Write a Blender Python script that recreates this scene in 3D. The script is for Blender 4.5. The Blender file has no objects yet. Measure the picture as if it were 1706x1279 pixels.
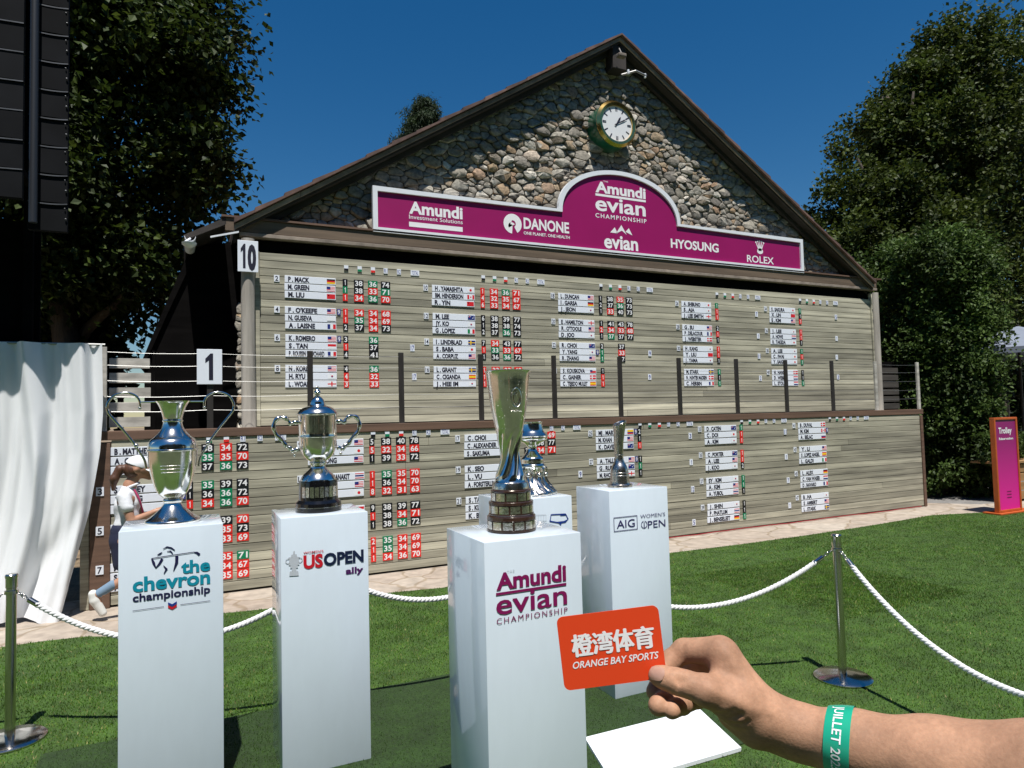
import bpy, bmesh, math, random
import numpy as np
from mathutils import Vector, Matrix
S = bpy.context.scene
COL = S.collection
rad = math.radians

# ------------------------------------------------------------------ camera
F_PX, CX, CY, EYE = 1130.4, 853.0, 639.5, 1.85
YAW, PITCH, ROLL = .44667, .048236, -.024762
_f = np.array([math.sin(YAW)*math.cos(PITCH), math.cos(YAW)*math.cos(PITCH), math.sin(PITCH)])
_r0 = np.array([math.cos(YAW), -math.sin(YAW), 0.0])
_u0 = np.cross(_r0, _f)
_r = _r0*math.cos(ROLL) + _u0*math.sin(ROLL)
_u = -_r0*math.sin(ROLL) + _u0*math.cos(ROLL)
CM = np.array([_r, _u, _f])
cd = bpy.data.cameras.new('camera'); cam = bpy.data.objects.new('camera', cd); COL.objects.link(cam)
cam.matrix_world = Matrix(((_r[0], _u[0], -_f[0], 0), (_r[1], _u[1], -_f[1], 0), (_r[2], _u[2], -_f[2], EYE), (0, 0, 0, 1)))
cd.sensor_width = 36; cd.lens = 36*F_PX/1706; cd.clip_start = .02; cd.clip_end = 2000
S.camera = cam

# ------------------------------------------------------------------ light
SUN = Vector((-.083, -.365, .927)).normalized()           # towards the sun
w = bpy.data.worlds.new('World'); S.world = w; w.use_nodes = True
nt = w.node_tree; bg = nt.nodes['Background']
sky = nt.nodes.new('ShaderNodeTexSky'); sky.sky_type = 'NISHITA'; sky.sun_disc = False
sky.sun_elevation = math.asin(SUN.z); sky.sun_rotation = math.atan2(SUN.x, SUN.y)
sky.altitude = 500; sky.air_density = 1.25; sky.dust_density = 0.12; sky.ozone_density = 5.0
hs = nt.nodes.new('ShaderNodeHueSaturation'); hs.inputs['Saturation'].default_value = 1.345
nt.links.new(sky.outputs[0], hs.inputs['Color']); nt.links.new(hs.outputs[0], bg.inputs[0]); bg.inputs[1].default_value = .061
sl = bpy.data.lights.new('sun', 'SUN'); sl.energy = 4.9; sl.angle = rad(.5); sl.color = (1, .965, .91)
so = bpy.data.objects.new('sun', sl); COL.objects.link(so)
so.rotation_euler = SUN.to_track_quat('Z', 'Y').to_euler()
S.view_settings.view_transform = 'Standard'; S.view_settings.look = 'None'
S.view_settings.exposure = .35; S.view_settings.gamma = 1.0
S.render.engine = 'CYCLES'
S.cycles.max_bounces = 8; S.cycles.sample_clamp_indirect = 6

# ------------------------------------------------------------------ helpers
rng = np.random.default_rng(7); random.seed(7)
O0 = np.array([0, 0, EYE])
def ray(x, y): return CM.T @ np.array([(x-CX)/F_PX, -(y-CY)/F_PX, 1.0])
def onG(x, y, z=0.0):
    d = ray(x, y); return O0 + (z-EYE)/d[2]*d
def onY(x, y, Y):
    d = ray(x, y); return O0 + Y/d[1]*d
def dep(x, y, z): return O0 + z*ray(x, y)

class MB:
    """collects faces of one mesh"""
    def __init__(s): s.v = []; s.f = []; s.mi = []; s.m = 0
    def add(s, vs, fs):
        b = len(s.v); s.v += [tuple(map(float, p)) for p in vs]
        for f in fs: s.f.append(tuple(i+b for i in f)); s.mi.append(s.m)
        return s
    def box(s, x0, x1, y0, y1, z0, z1, bev=0.0):
        if bev <= 0:
            v = [(x, y, z) for x in (x0, x1) for y in (y0, y1) for z in (z0, z1)]
            return s.add(v, [(0, 1, 3, 2), (4, 6, 7, 5), (0, 4, 5, 1), (2, 3, 7, 6), (0, 2, 6, 4), (1, 5, 7, 3)])
        bm = bmesh.new(); bmesh.ops.create_cube(bm, size=1)
        for q in bm.verts: q.co = ((x0+x1)/2+q.co.x*(x1-x0), (y0+y1)/2+q.co.y*(y1-y0), (z0+z1)/2+q.co.z*(z1-z0))
        bmesh.ops.bevel(bm, geom=bm.edges[:], offset=bev, segments=2, affect='EDGES', profile=.5)
        bm.verts.index_update()
        s.add([q.co for q in bm.verts], [tuple(q.index for q in f.verts) for f in bm.faces]); bm.free(); return s
    def tube(s, pts, r, n=10, cap=True, up=None):
        pts = [Vector(p) for p in pts]; k = len(pts)
        rs = r if hasattr(r, '__len__') else [r]*k
        vs = []; a = None
        for i, p in enumerate(pts):
            t = (pts[min(i+1, k-1)]-pts[max(i-1, 0)]).normalized()
            if a is None:
                a = t.cross(Vector(up) if up else (Vector((0, 0, 1)) if abs(t.z) < .9 else Vector((1, 0, 0)))).normalized()
            else: a = (a - t*a.dot(t)).normalized()
            b = t.cross(a)
            for j in range(n):
                q = 2*math.pi*j/n; vs.append(p + (a*math.cos(q)+b*math.sin(q))*rs[i])
        fs = [(i*n+j, i*n+(j+1) % n, (i+1)*n+(j+1) % n, (i+1)*n+j) for i in range(k-1) for j in range(n)]
        if cap: fs += [tuple(range(n-1, -1, -1)), tuple(range((k-1)*n, k*n))]
        return s.add(vs, fs)
    def lathe(s, prof, c=(0, 0, 0), n=48, fr=None, cap=True):
        vs = []; k = len(prof)
        for (r, z) in prof:
            for j in range(n):
                a = 2*math.pi*j/n; q = r if fr is None else fr(r, z, a)
                vs.append((c[0]+q*math.cos(a), c[1]+q*math.sin(a), c[2]+z))
        fs = [(i*n+j, i*n+(j+1) % n, (i+1)*n+(j+1) % n, (i+1)*n+j) for i in range(k-1) for j in range(n)]
        if cap: fs += [tuple(range(n-1, -1, -1)), tuple(range((k-1)*n, k*n))]
        return s.add(vs, fs)
    def prism(s, poly, y0, y1):
        """polygon of (x, z) extruded from y0 to y1"""
        n = len(poly); vs = [(x, y0, z) for x, z in poly]+[(x, y1, z) for x, z in poly]
        return s.add(vs, [tuple(range(n)), tuple(range(2*n-1, n-1, -1))]+[(i, i+n, (i+1) % n+n, (i+1) % n) for i in range(n)])
    def ball(s, c, r, n=12, m=8):
        r = r if hasattr(r, '__len__') else (r, r, r)
        vs = [(c[0], c[1], c[2]-r[2])]
        for i in range(1, m):
            t = math.pi*i/m
            for j in range(n):
                a = 2*math.pi*j/n; vs.append((c[0]+r[0]*math.sin(t)*math.cos(a), c[1]+r[1]*math.sin(t)*math.sin(a), c[2]-r[2]*math.cos(t)))
        vs.append((c[0], c[1], c[2]+r[2])); e = len(vs)-1
        fs = [(0, 1+(j+1) % n, 1+j) for j in range(n)]
        fs += [(1+i*n+j, 1+i*n+(j+1) % n, 1+(i+1)*n+(j+1) % n, 1+(i+1)*n+j) for i in range(m-2) for j in range(n)]
        fs += [(e, 1+(m-2)*n+j, 1+(m-2)*n+(j+1) % n) for j in range(n)]
        return s.add(vs, fs)
    def build(s, name, mats, parent=None, smooth=False, origin=None):
        me = bpy.data.meshes.new(name)
        v = s.v
        me.from_pydata(v, [], s.f)
        for m in (mats if isinstance(mats, (list, tuple)) else [mats]): me.materials.append(m)
        if any(s.mi): me.polygons.foreach_set('material_index', s.mi)
        if smooth is True: me.polygons.foreach_set('use_smooth', [True]*len(s.f))
        elif smooth: me.set_sharp_from_angle(angle=rad(smooth)) ; me.polygons.foreach_set('use_smooth', [True]*len(s.f))
        me.update()
        o = bpy.data.objects.new(name, me); COL.objects.link(o)
        if parent:
            o.parent = parent; o.matrix_parent_inverse = Matrix.Translation(-Vector(parent.location))
        return o

def tag(o, label=None, cat=None, group=None, kind=None):
    if label: o['label'] = label
    if cat: o['category'] = cat
    if group: o['group'] = group
    if kind: o['kind'] = kind
    return o
def thing(name, label, cat, loc=(0, 0, 0), group=None):
    o = bpy.data.objects.new(name, None); COL.objects.link(o); o.location = loc; o.empty_display_size = .1
    return tag(o, label, cat, group)
def npmesh(name, V, Fc, mats, parent=None, smooth=True):
    """V (n,3), Fc (m,k) numpy -> object"""
    me = bpy.data.meshes.new(name); k = Fc.shape[1]
    me.vertices.add(len(V)); me.vertices.foreach_set('co', np.asarray(V, np.float32).ravel())
    me.loops.add(Fc.size); me.loops.foreach_set('vertex_index', Fc.astype(np.int32).ravel())
    me.polygons.add(len(Fc)); me.polygons.foreach_set('loop_start', np.arange(len(Fc), dtype=np.int32)*k)
    try: me.polygons.foreach_set('loop_total', np.full(len(Fc), k, np.int32))
    except Exception: pass
    me.polygons.foreach_set('use_smooth', np.full(len(Fc), bool(smooth)))
    for m in (mats if isinstance(mats, (list, tuple)) else [mats]): me.materials.append(m)
    me.update(calc_edges=True)
    o = bpy.data.objects.new(name, me); COL.objects.link(o)
    if parent:
        o.parent = parent; o.matrix_parent_inverse = Matrix.Translation(-Vector(parent.location))
    return o

# ------------------------------------------------------------------ materials
def lin(r, g, b):
    return tuple((c/255/12.92 if c/255 <= .04045 else ((c/255+.055)/1.055)**2.4) for c in (r, g, b))
def mat(name, col, rough=.5, metal=0.0, noise=None, island=0.0, bump=None, ramp=None, spec=None, coat=0.0, trans=0.0, sss=None):
    """noise=(scale xyz, amount, detail): brightness mottling; island: random brightness per piece; ramp: colours picked per piece; bump=(scale xyz, strength, dist)"""
    m = bpy.data.materials.new(name); m.use_nodes = True; n = m.node_tree.nodes; L = m.node_tree.links
    b = n['Principled BSDF']; b.inputs['Roughness'].default_value = rough; b.inputs['Metallic'].default_value = metal
    if spec is not None: b.inputs['Specular IOR Level'].default_value = spec
    if coat: b.inputs['Coat Weight'].default_value = coat; b.inputs['Coat Roughness'].default_value = .04
    if sss:
        b.inputs['Subsurface Weight'].default_value = sss; b.inputs['Subsurface Radius'].default_value = (1, .35, .2); b.inputs['Subsurface Scale'].default_value = .006
    b.inputs['Base Color'].default_value = (*col, 1)
    geo = n.new('ShaderNodeNewGeometry')
    cur = None
    if ramp:
        cr = n.new('ShaderNodeValToRGB'); cr.color_ramp.interpolation = 'CONSTANT' if len(ramp[0]) > 4 else 'LINEAR'
        e = cr.color_ramp.elements
        while len(e) < len(ramp): e.new(.5)
        for q, (p, *c) in zip(e, ramp): q.position = p; q.color = (*c[:3], 1)
        L.new(geo.outputs['Random Per Island'], cr.inputs[0]); cur = cr.outputs[0]
    fac = None
    if island:
        mr = n.new('ShaderNodeMapRange'); mr.inputs[3].default_value = 1-island; mr.inputs[4].default_value = 1+island
        L.new(geo.outputs['Random Per Island'], mr.inputs[0]); fac = mr.outputs[0]
    def scaled(sc):
        mp = n.new('ShaderNodeMapping'); mp.inputs['Scale'].default_value = sc if hasattr(sc, '__len__') else (sc,)*3
        L.new(geo.outputs['Position'], mp.inputs[0]); return mp.outputs[0]
    for nz in ([noise] if noise and not isinstance(noise[0], list) else [tuple(q) for q in (noise[0] if noise else [])]):
        t = n.new('ShaderNodeTexNoise'); t.inputs['Scale'].default_value = 1; t.inputs['Detail'].default_value = nz[2] if len(nz) > 2 else 4
        L.new(scaled(nz[0]), t.inputs['Vector'])
        mr = n.new('ShaderNodeMapRange'); mr.inputs[1].default_value = .3; mr.inputs[2].default_value = .7
        mr.inputs[3].default_value = 1-nz[1]; mr.inputs[4].default_value = 1+nz[1]; L.new(t.outputs['Fac'], mr.inputs[0])
        if fac is None: fac = mr.outputs[0]
        else:
            mu = n.new('ShaderNodeMath'); mu.operation = 'MULTIPLY'; L.new(fac, mu.inputs[0]); L.new(mr.outputs[0], mu.inputs[1]); fac = mu.outputs[0]
    if fac is not None:
        vm = n.new('ShaderNodeVectorMath'); vm.operation = 'SCALE'; L.new(fac, vm.inputs['Scale'])
        if cur: L.new(cur, vm.inputs[0])
        else: vm.inputs[0].default_value = col
        cur = vm.outputs[0]
    if cur: L.new(cur, b.inputs['Base Color'])
    if bump:
        t = n.new('ShaderNodeTexNoise'); t.inputs['Scale'].default_value = 1; t.inputs['Detail'].default_value = 5
        L.new(scaled(bump[0]), t.inputs['Vector']); bp = n.new('ShaderNodeBump')
        bp.inputs['Strength'].default_value = bump[1]; bp.inputs['Distance'].default_value = bump[2]
        L.new(t.outputs['Fac'], bp.inputs['Height']); L.new(bp.outputs[0], b.inputs['Normal'])
    if trans:
        td = n.new('ShaderNodeBsdfTranslucent'); mx = n.new('ShaderNodeMixShader'); mx.inputs[0].default_value = trans
        if cur: L.new(cur, td.inputs[0])
        else: td.inputs[0].default_value = (*col, 1)
        L.new(b.outputs[0], mx.inputs[1]); L.new(td.outputs[0], mx.inputs[2]); L.new(mx.outputs[0], n['Material Output'].inputs[0])
    return m
M = {}
M['stone'] = mat('stone', (.3, .28, .25), .85, noise=([((22, 22, 22), .38, 6), ((2.2, 2.2, 2.2), .18, 3)],), bump=((40, 40, 40), .8, .012),
    ramp=[(0, .13, .118, .10), (.16, .28, .255, .215), (.34, .215, .195, .16), (.5, .37, .345, .29), (.62, .29, .26, .205), (.74, .19, .172, .148), (.84, .38, .28, .17), (.92, .31, .20, .125), (.96, .5, .465, .40)])
M['mortar'] = mat('mortar', (.085, .074, .058), .95, noise=((9, 9, 9), .3, 5), bump=((30, 30, 30), .6, .02))
M['plank'] = mat('weathered_plank', (.345, .326, .25), .8, noise=([((.55, 5, 22), .34, 6), ((.25, 2, 3.0), .24, 3), ((1.6, 9, 11), .16, 4), ((3, 9, 150), .12, 3)],), island=.30, bump=((2, 9, 160), .3, .003))
M['beam'] = mat('brown_beam', (.13, .075, .05), .75, noise=((.8, 6, 18), .3, 5), bump=((2, 9, 90), .3, .003))
M['tie'] = mat('brown_tie_beam', (.13, .092, .062), .75, noise=((.7, 6, 14), .35, 5))
M['barge'] = mat('grey_barge_board', (.26, .215, .175), .8, noise=([((1.2, 6, 1.2), .35, 5), ((9, 9, 9), .25, 4)],), island=.1)
M['tile'] = mat('roof_tile', (.13, .075, .06), .8, noise=((6, 6, 6), .4, 5), island=.35)
M['soffit'] = mat('dark_soffit', (.035, .028, .024), .8, noise=((3, 1, 6), .3, 4), island=.2)
M['dark_post'] = mat('dark_post_paint', (.028, .024, .022), .5, noise=((20, 20, 4), .25, 4))
M['log'] = mat('grey_log', (.36, .33, .29), .8, noise=((14, 14, 1.2), .3, 6), bump=((60, 60, 4), .4, .004))
M['steel_cable'] = mat('steel_cable', (.33, .33, .32), .4, .7)
M['black_timber'] = mat('black_timber_and_shade', (.0045, .004, .004), .9, spec=.05, noise=((2, 2, 12), .4, 4))
M['grey_slat'] = mat('grey_weathered_slat', (.42, .40, .36), .85, noise=([((2, 5, 14), .3, 6), ((7, 5, 9), .18, 3)],), island=.1)
M['white'] = mat('white_paint', (.76, .79, .83), .45, noise=((5, 5, 5), .03, 3))
M['plate'] = mat('white_plate', (.79, .83, .91), .35)
M['ink'] = mat('navy_black_ink', (.012, .012, .03), .5)
M['blueink'] = mat('blue_ink', (.05, .06, .25), .5)
M['red'] = mat('red_tile', lin(225, 45, 40), .4)
M['green'] = mat('green_tile', lin(10, 125, 85), .4)
M['black'] = mat('black_tile', (.008, .008, .012), .4)
M['magenta'] = mat('magenta_sign', lin(150, 12, 92), .45, noise=((2, 2, 2), .05, 3))
M['letter_white'] = mat('white_lettering', (.85, .85, .86), .5)
M['pedestal'] = mat('white_gloss_laminate', (.66, .745, .83), .12, coat=.6, noise=([((2, 2, 1.2), .03, 4), ((30, 30, 8), .012, 4)],), bump=((5, 5, 5), .025, .01))
M['chrome'] = mat('polished_silver', (.88, .83, .76), .15, 1.0, noise=((25, 25, 25), .10, 4), bump=((70, 70, 70), .10, .002))
M['silver'] = mat('engraved_silver', (.78, .73, .66), .22, 1.0, noise=((60, 60, 60), .25, 4), bump=((90, 90, 90), .5, .003))
M['steel'] = mat('brushed_steel', (.58, .55, .51), .16, 1.0, noise=((40, 40, 4), .1, 3))
M['pewter'] = mat('dull_pewter', (.56, .52, .47), .26, 1.0, noise=((40, 40, 40), .2, 3), bump=((60, 60, 60), .35, .003))
M['darkwood'] = mat('dark_polished_wood', (.035, .018, .012), .2, coat=.5, noise=((9, 9, 40), .3, 4))
M['blackgloss'] = mat('black_gloss', (.006, .006, .007), .12, coat=.5)
M['rope'] = mat('white_twisted_rope', (.72, .72, .72), .85, noise=((90, 90, 90), .12, 3))
M['curtain'] = mat('white_curtain_cloth', (.86, .88, .90), .8, noise=((4, 4, 1), .03, 3), bump=((120, 120, 120), .1, .001), trans=.12)
M['tower'] = mat('dark_mesh_panel', (.0075, .008, .0095), .8, spec=.1, noise=((2, 2, 2), .4, 4), island=.2)
M['tower_edge'] = mat('grey_panel_edge', (.075, .08, .09), .5, noise=((6, 6, 6), .4, 4))
M['bark'] = mat('bark', (.07, .055, .04), .9, noise=((9, 9, 2), .4, 5), bump=((30, 30, 6), .8, .02))
def leafmat(n, a, b, c):
    return mat(n, a, .55, ramp=[(0, *a), (.5, *b), (1, *c)], noise=([((1.5, 1.5, 1.5), .55, 3), ((.45, .45, .45), .25, 2)],), trans=.3, spec=.25)
M['leaf_maple'] = leafmat('maple_leaf', (.020, .036, .006), (.031, .052, .008), (.056, .080, .012))
M['leaf_big'] = leafmat('broad_leaf', (.032, .050, .009), (.046, .066, .011), (.075, .096, .016))
M['leaf_hedge'] = leafmat('hornbeam_leaf', (.036, .066, .014), (.052, .090, .018), (.085, .13, .028))
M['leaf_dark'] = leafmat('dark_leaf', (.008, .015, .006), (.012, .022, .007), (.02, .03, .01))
M['needle'] = leafmat('conifer_needle', (.02, .035, .015), (.03, .05, .02), (.05, .07, .03))
M['grass'] = mat('grass_blade', (.05, .1, .02), .6, ramp=[(0, .030, .078, .006), (.40, .058, .138, .011), (.76, .096, .188, .020), (.91, .16, .20, .04), (1, .34, .30, .14)], noise=([((.8, .8, .8), .26, 3), ((5, 5, 5), .34, 4), ((22, 22, 22), .22, 3)],), trans=.2, spec=.2)
M['grass_dark'] = mat('dark_grass_blade', (.02, .04, .01), .6, ramp=[(0, .017, .044, .004), (.5, .027, .064, .006), (1, .046, .088, .010)], noise=((1.5, 1.5, 1.5), .3, 3), trans=.15, spec=.05)
M['far_lawn'] = mat('far_lawn', (.034, .052, .018), .95, noise=([((1, 1, 1), .4, 5), ((20, 20, 20), .4, 4)],))
M['soil'] = mat('lawn_soil', (.040, .086, .010), .9, noise=([((5, 5, 5), .3, 5), ((60, 60, 60), .4, 3)],), bump=((90, 90, 90), .8, .01))
M['dark_soil'] = mat('dark_patch_soil', (.016, .040, .005), .9, noise=([((5, 5, 5), .25, 5), ((70, 70, 70), .35, 3)],), bump=((90, 90, 90), .8, .01))
M['card'] = mat('orange_red_card', lin(226, 70, 32), .35, coat=.2)
M['skin'] = mat('skin', (.40, .222, .138), .62, noise=([((60, 60, 60), .13, 5), ((16, 16, 16), .15, 3), ((300, 300, 300), .09, 3)],), bump=((420, 420, 420), .24, .0012), sss=.05, spec=.22)
M['skin2'] = mat('tanned_skin', (.42, .22, .14), .5, noise=((30, 30, 30), .06, 3))
M['nail'] = mat('finger_nail', (.42, .245, .18), .28, coat=.2)
M['band'] = mat('green_wristband', lin(30, 160, 128), .35, noise=((60, 60, 8), .06, 2), coat=.2)
# ------------------------------------------------------------------ ground
def flag_material():
    m = bpy.data.materials.new('flagstone'); m.use_nodes = True; n = m.node_tree.nodes; L = m.node_tree.links
    b = n['Principled BSDF']; b.inputs['Roughness'].default_value = .85
    geo = n.new('ShaderNodeNewGeometry')
    nz = n.new('ShaderNodeTexNoise'); nz.inputs['Scale'].default_value = 2.2; L.new(geo.outputs['Position'], nz.inputs['Vector'])
    ad = n.new('ShaderNodeVectorMath'); ad.operation = 'MULTIPLY_ADD'; ad.inputs[1].default_value = (.35, .35, 0)
    L.new(nz.outputs['Color'], ad.inputs[0]); L.new(geo.outputs['Position'], ad.inputs[2])
    v = n.new('ShaderNodeTexVoronoi'); v.feature = 'DISTANCE_TO_EDGE'; v.inputs['Scale'].default_value = 1.5; L.new(ad.outputs[0], v.inputs['Vector'])
    v2 = n.new('ShaderNodeTexVoronoi'); v2.inputs['Scale'].default_value = 1.5; L.new(ad.outputs[0], v2.inputs['Vector'])
    cr = n.new('ShaderNodeValToRGB'); cr.color_ramp.elements[0].position = .012; cr.color_ramp.elements[1].position = .035
    cr.color_ramp.elements[0].color = (.13, .11, .08, 1); L.new(v.outputs['Distance'], cr.inputs[0])
    hs = n.new('ShaderNodeMix'); hs.data_type = 'RGBA'; hs.inputs[6].default_value = (.36, .29, .23, 1); hs.inputs[7].default_value = (.46, .40, .33, 1)
    L.new(v2.outputs['Color'], hs.inputs[0])
    n2 = n.new('ShaderNodeTexNoise'); n2.inputs['Scale'].default_value = 7; n2.inputs['Detail'].default_value = 8; L.new(geo.outputs['Position'], n2.inputs['Vector'])
    mr = n.new('ShaderNodeMapRange'); mr.inputs[1].default_value = .3; mr.inputs[2].default_value = .7; mr.inputs[3].default_value = .72; mr.inputs[4].default_value = 1.12; L.new(n2.outputs['Fac'], mr.inputs[0])
    sc = n.new('ShaderNodeVectorMath'); sc.operation = 'SCALE'; L.new(hs.outputs[2], sc.inputs[0]); L.new(mr.outputs[0], sc.inputs['Scale'])
    mx = n.new('ShaderNodeMix'); mx.data_type = 'RGBA'; mx.blend_type = 'MULTIPLY'; mx.inputs[0].default_value = 1
    cr.color_ramp.elements[1].color = (1, 1, 1, 1); cr.color_ramp.elements[0].color = (.74, .70, .62, 1)
    L.new(sc.outputs[0], mx.inputs[6]); L.new(cr.outputs[0], mx.inputs[7]); L.new(mx.outputs[2], b.inputs['Base Color'])
    bp = n.new('ShaderNodeBump'); bp.inputs['Strength'].default_value = .5; bp.inputs['Distance'].default_value = .02
    L.new(cr.outputs[0], bp.inputs['Height']); L.new(bp.outputs[0], b.inputs['Normal'])
    return m
M['flag'] = flag_material()
M['asphalt'] = mat('pale_asphalt', (.20, .19, .18), .9, noise=([((3, 3, 3), .2, 5), ((70, 70, 70), .25, 3)],))
M['dirt'] = mat('dry_dirt', (.22, .16, .10), .95, noise=([((4, 4, 4), .3, 6), ((50, 50, 50), .3, 3)],), bump=((30, 30, 30), .6, .02))

def sheet(name, poly, z, m, kind='structure'):
    b = MB(); n = len(poly); b.add([(x, y, z) for x, y in poly], [tuple(range(n))])
    return tag(b.build(name, m), kind=kind)
sheet('ground', [(-900, -900), (900, -900), (900, 900), (-900, 900)], -.03, M['dirt'])
edge_px = [(0, 1078), (70, 1068), (143, 1060), (200, 1060), (376, 1021), (453, 1013), (618, 990), (735, 979), (930, 948), (1115, 921), (1230, 907), (1340, 892), (1446, 876), (1553, 858), (1646, 853)]
edge = [tuple(onG(*p)[:2]) for p in edge_px]
edge = [(-9, edge[0][1]+.6), (-4, edge[0][1]+.25)] + edge
LAWN = edge + [(17.5, 6.6), (24, 3), (24, .55), (9, .45), (3, .62), (-2, .5), (-9, .6)]
sheet('lawn', LAWN, 0, M['soil'])
pav = [(x, y) for x, y in edge] + [(16.5, 7.2), (13.6, 7.95), (12.5, 8.6), (-9, 8.6)]
sheet('stone_path', [(-9, 6.0)]+[(x, y-.06) for x, y in edge[1:-1]]+[(15.2, 5.2), (16.5, 7.3), (13.4, 7.8), (12.6, 8.7), (-9, 8.7)], -.004, M['flag'])
sheet('asphalt_path', [(12.4, 7.75), (13.0, 7.6), (15.8, 7.4), (30, 5.0), (30, 12), (12.4, 9.5)], -.008, M['asphalt'])
sheet('front_lawn', [(-40, -40), (40, -40), (40, .5), (3, .70), (-2, .6), (-40, .7)], -.006, M['far_lawn'])

TM = (-.75, 3.02, 2.95, 4.73)      # rectangle of darker green grass around the pedestals
sheet('dark_grass_patch', [(TM[0], TM[2]), (TM[1], TM[2]), (TM[1], TM[3]), (TM[0], TM[3])], .006, M['dark_soil'])
def inside(poly, x, y):
    r = np.zeros(len(x), bool); n = len(poly)
    for i in range(n):
        x0, y0 = poly[i]; x1, y1 = poly[(i+1) % n]
        c = ((y0 > y) != (y1 > y)) & (x < (x1-x0)*(y-y0)/(y1-y0+1e-12)+x0); r ^= c
    return r
def blades(name, rings, test, m, hs, label):
    V = []; 
    for (x0, x1, y0, y1, n, wd) in rings:
        x = rng.uniform(x0, x1, n); y = rng.uniform(y0, y1, n); k = test(x, y); x = x[k]; y = y[k]; n = len(x)
        a = rng.uniform(0, 2*np.pi, n); h = rng.uniform(hs[0], hs[1], n)*(1+.25*np.sin(x*2.1+1)*np.sin(y*1.7)); ww = wd*rng.uniform(.6, 1.3, n); ln = rng.uniform(0, .9, n)*h; b = rng.uniform(0, 2*np.pi, n)
        P = np.zeros((n, 3, 3))
        P[:, 0] = np.stack([x-ww*np.cos(a), y-ww*np.sin(a), np.full(n, -.001)], 1); P[:, 1] = np.stack([x+ww*np.cos(a), y+ww*np.sin(a), np.full(n, -.001)], 1)
        P[:, 2] = np.stack([x+ln*np.cos(b), y+ln*np.sin(b), h], 1); V.append(P.reshape(-1, 3))
    V = np.concatenate(V); o = npmesh(name, V, np.arange(len(V)).reshape(-1, 3), m, smooth=False)
    return tag(o, label, 'grass', kind='stuff')
in_patch = lambda x, y: (x > TM[0]+.03*np.sin(y*23)) & (x < TM[1]+.03*np.sin(y*19)) & (y > TM[2]+.02*np.sin(x*21)) & (y < TM[3]+.025*np.sin(x*17)+rng.normal(0, .012, len(x)))
obst = lambda x, y: (x > 1.99) & (x < 2.80) & (y > 2.93) & (y < 3.36)
lawn_t = lambda x, y: inside(LAWN, x, y) & ~in_patch(x, y) & ~obst(x, y)
blades('lawn_grass', [(-2.2, 5.2, 1.6, 4.2, 120000, .0026), (-2.5, 7, 4.2, 6.2, 130000, .0032), (-3, 14, 6.2, 8, 100000, .0042), (5.2, 12, 2.0, 6.2, 130000, .0036)], lawn_t, M['grass'], (.006, .019), 'short mown green lawn in front of the scoreboard')
blades('dark_patch_grass', [(TM[0]-.05, TM[1]+.05, TM[2]-.05, TM[3]+.06, 60000, .0026)], lambda x, y: in_patch(x, y) & ~obst(x, y), M['grass_dark'], (.006, .019), 'darker green patch of grass around the pedestals')

# ------------------------------------------------------------------ stone gable clubhouse
AX, AZ, SLP = 6.178, 7.858, .63                     # ridge and roof slope
house = thing('stone_clubhouse', 'fieldstone gable building with brown tiled roof behind the scoreboard', 'building', (AX, 8.9, 0))
wl = MB()
wz = lambda x: AZ-.16-SLP*abs(x-AX)
WY = 8.90
wl.prism([(.72, 0), (11.98, 0), (11.98, wz(11.98)), (AX, wz(AX)), (.72, wz(.72))], WY, WY+.5)
wallo = wl.build('wall', M['mortar'], house)
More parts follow.
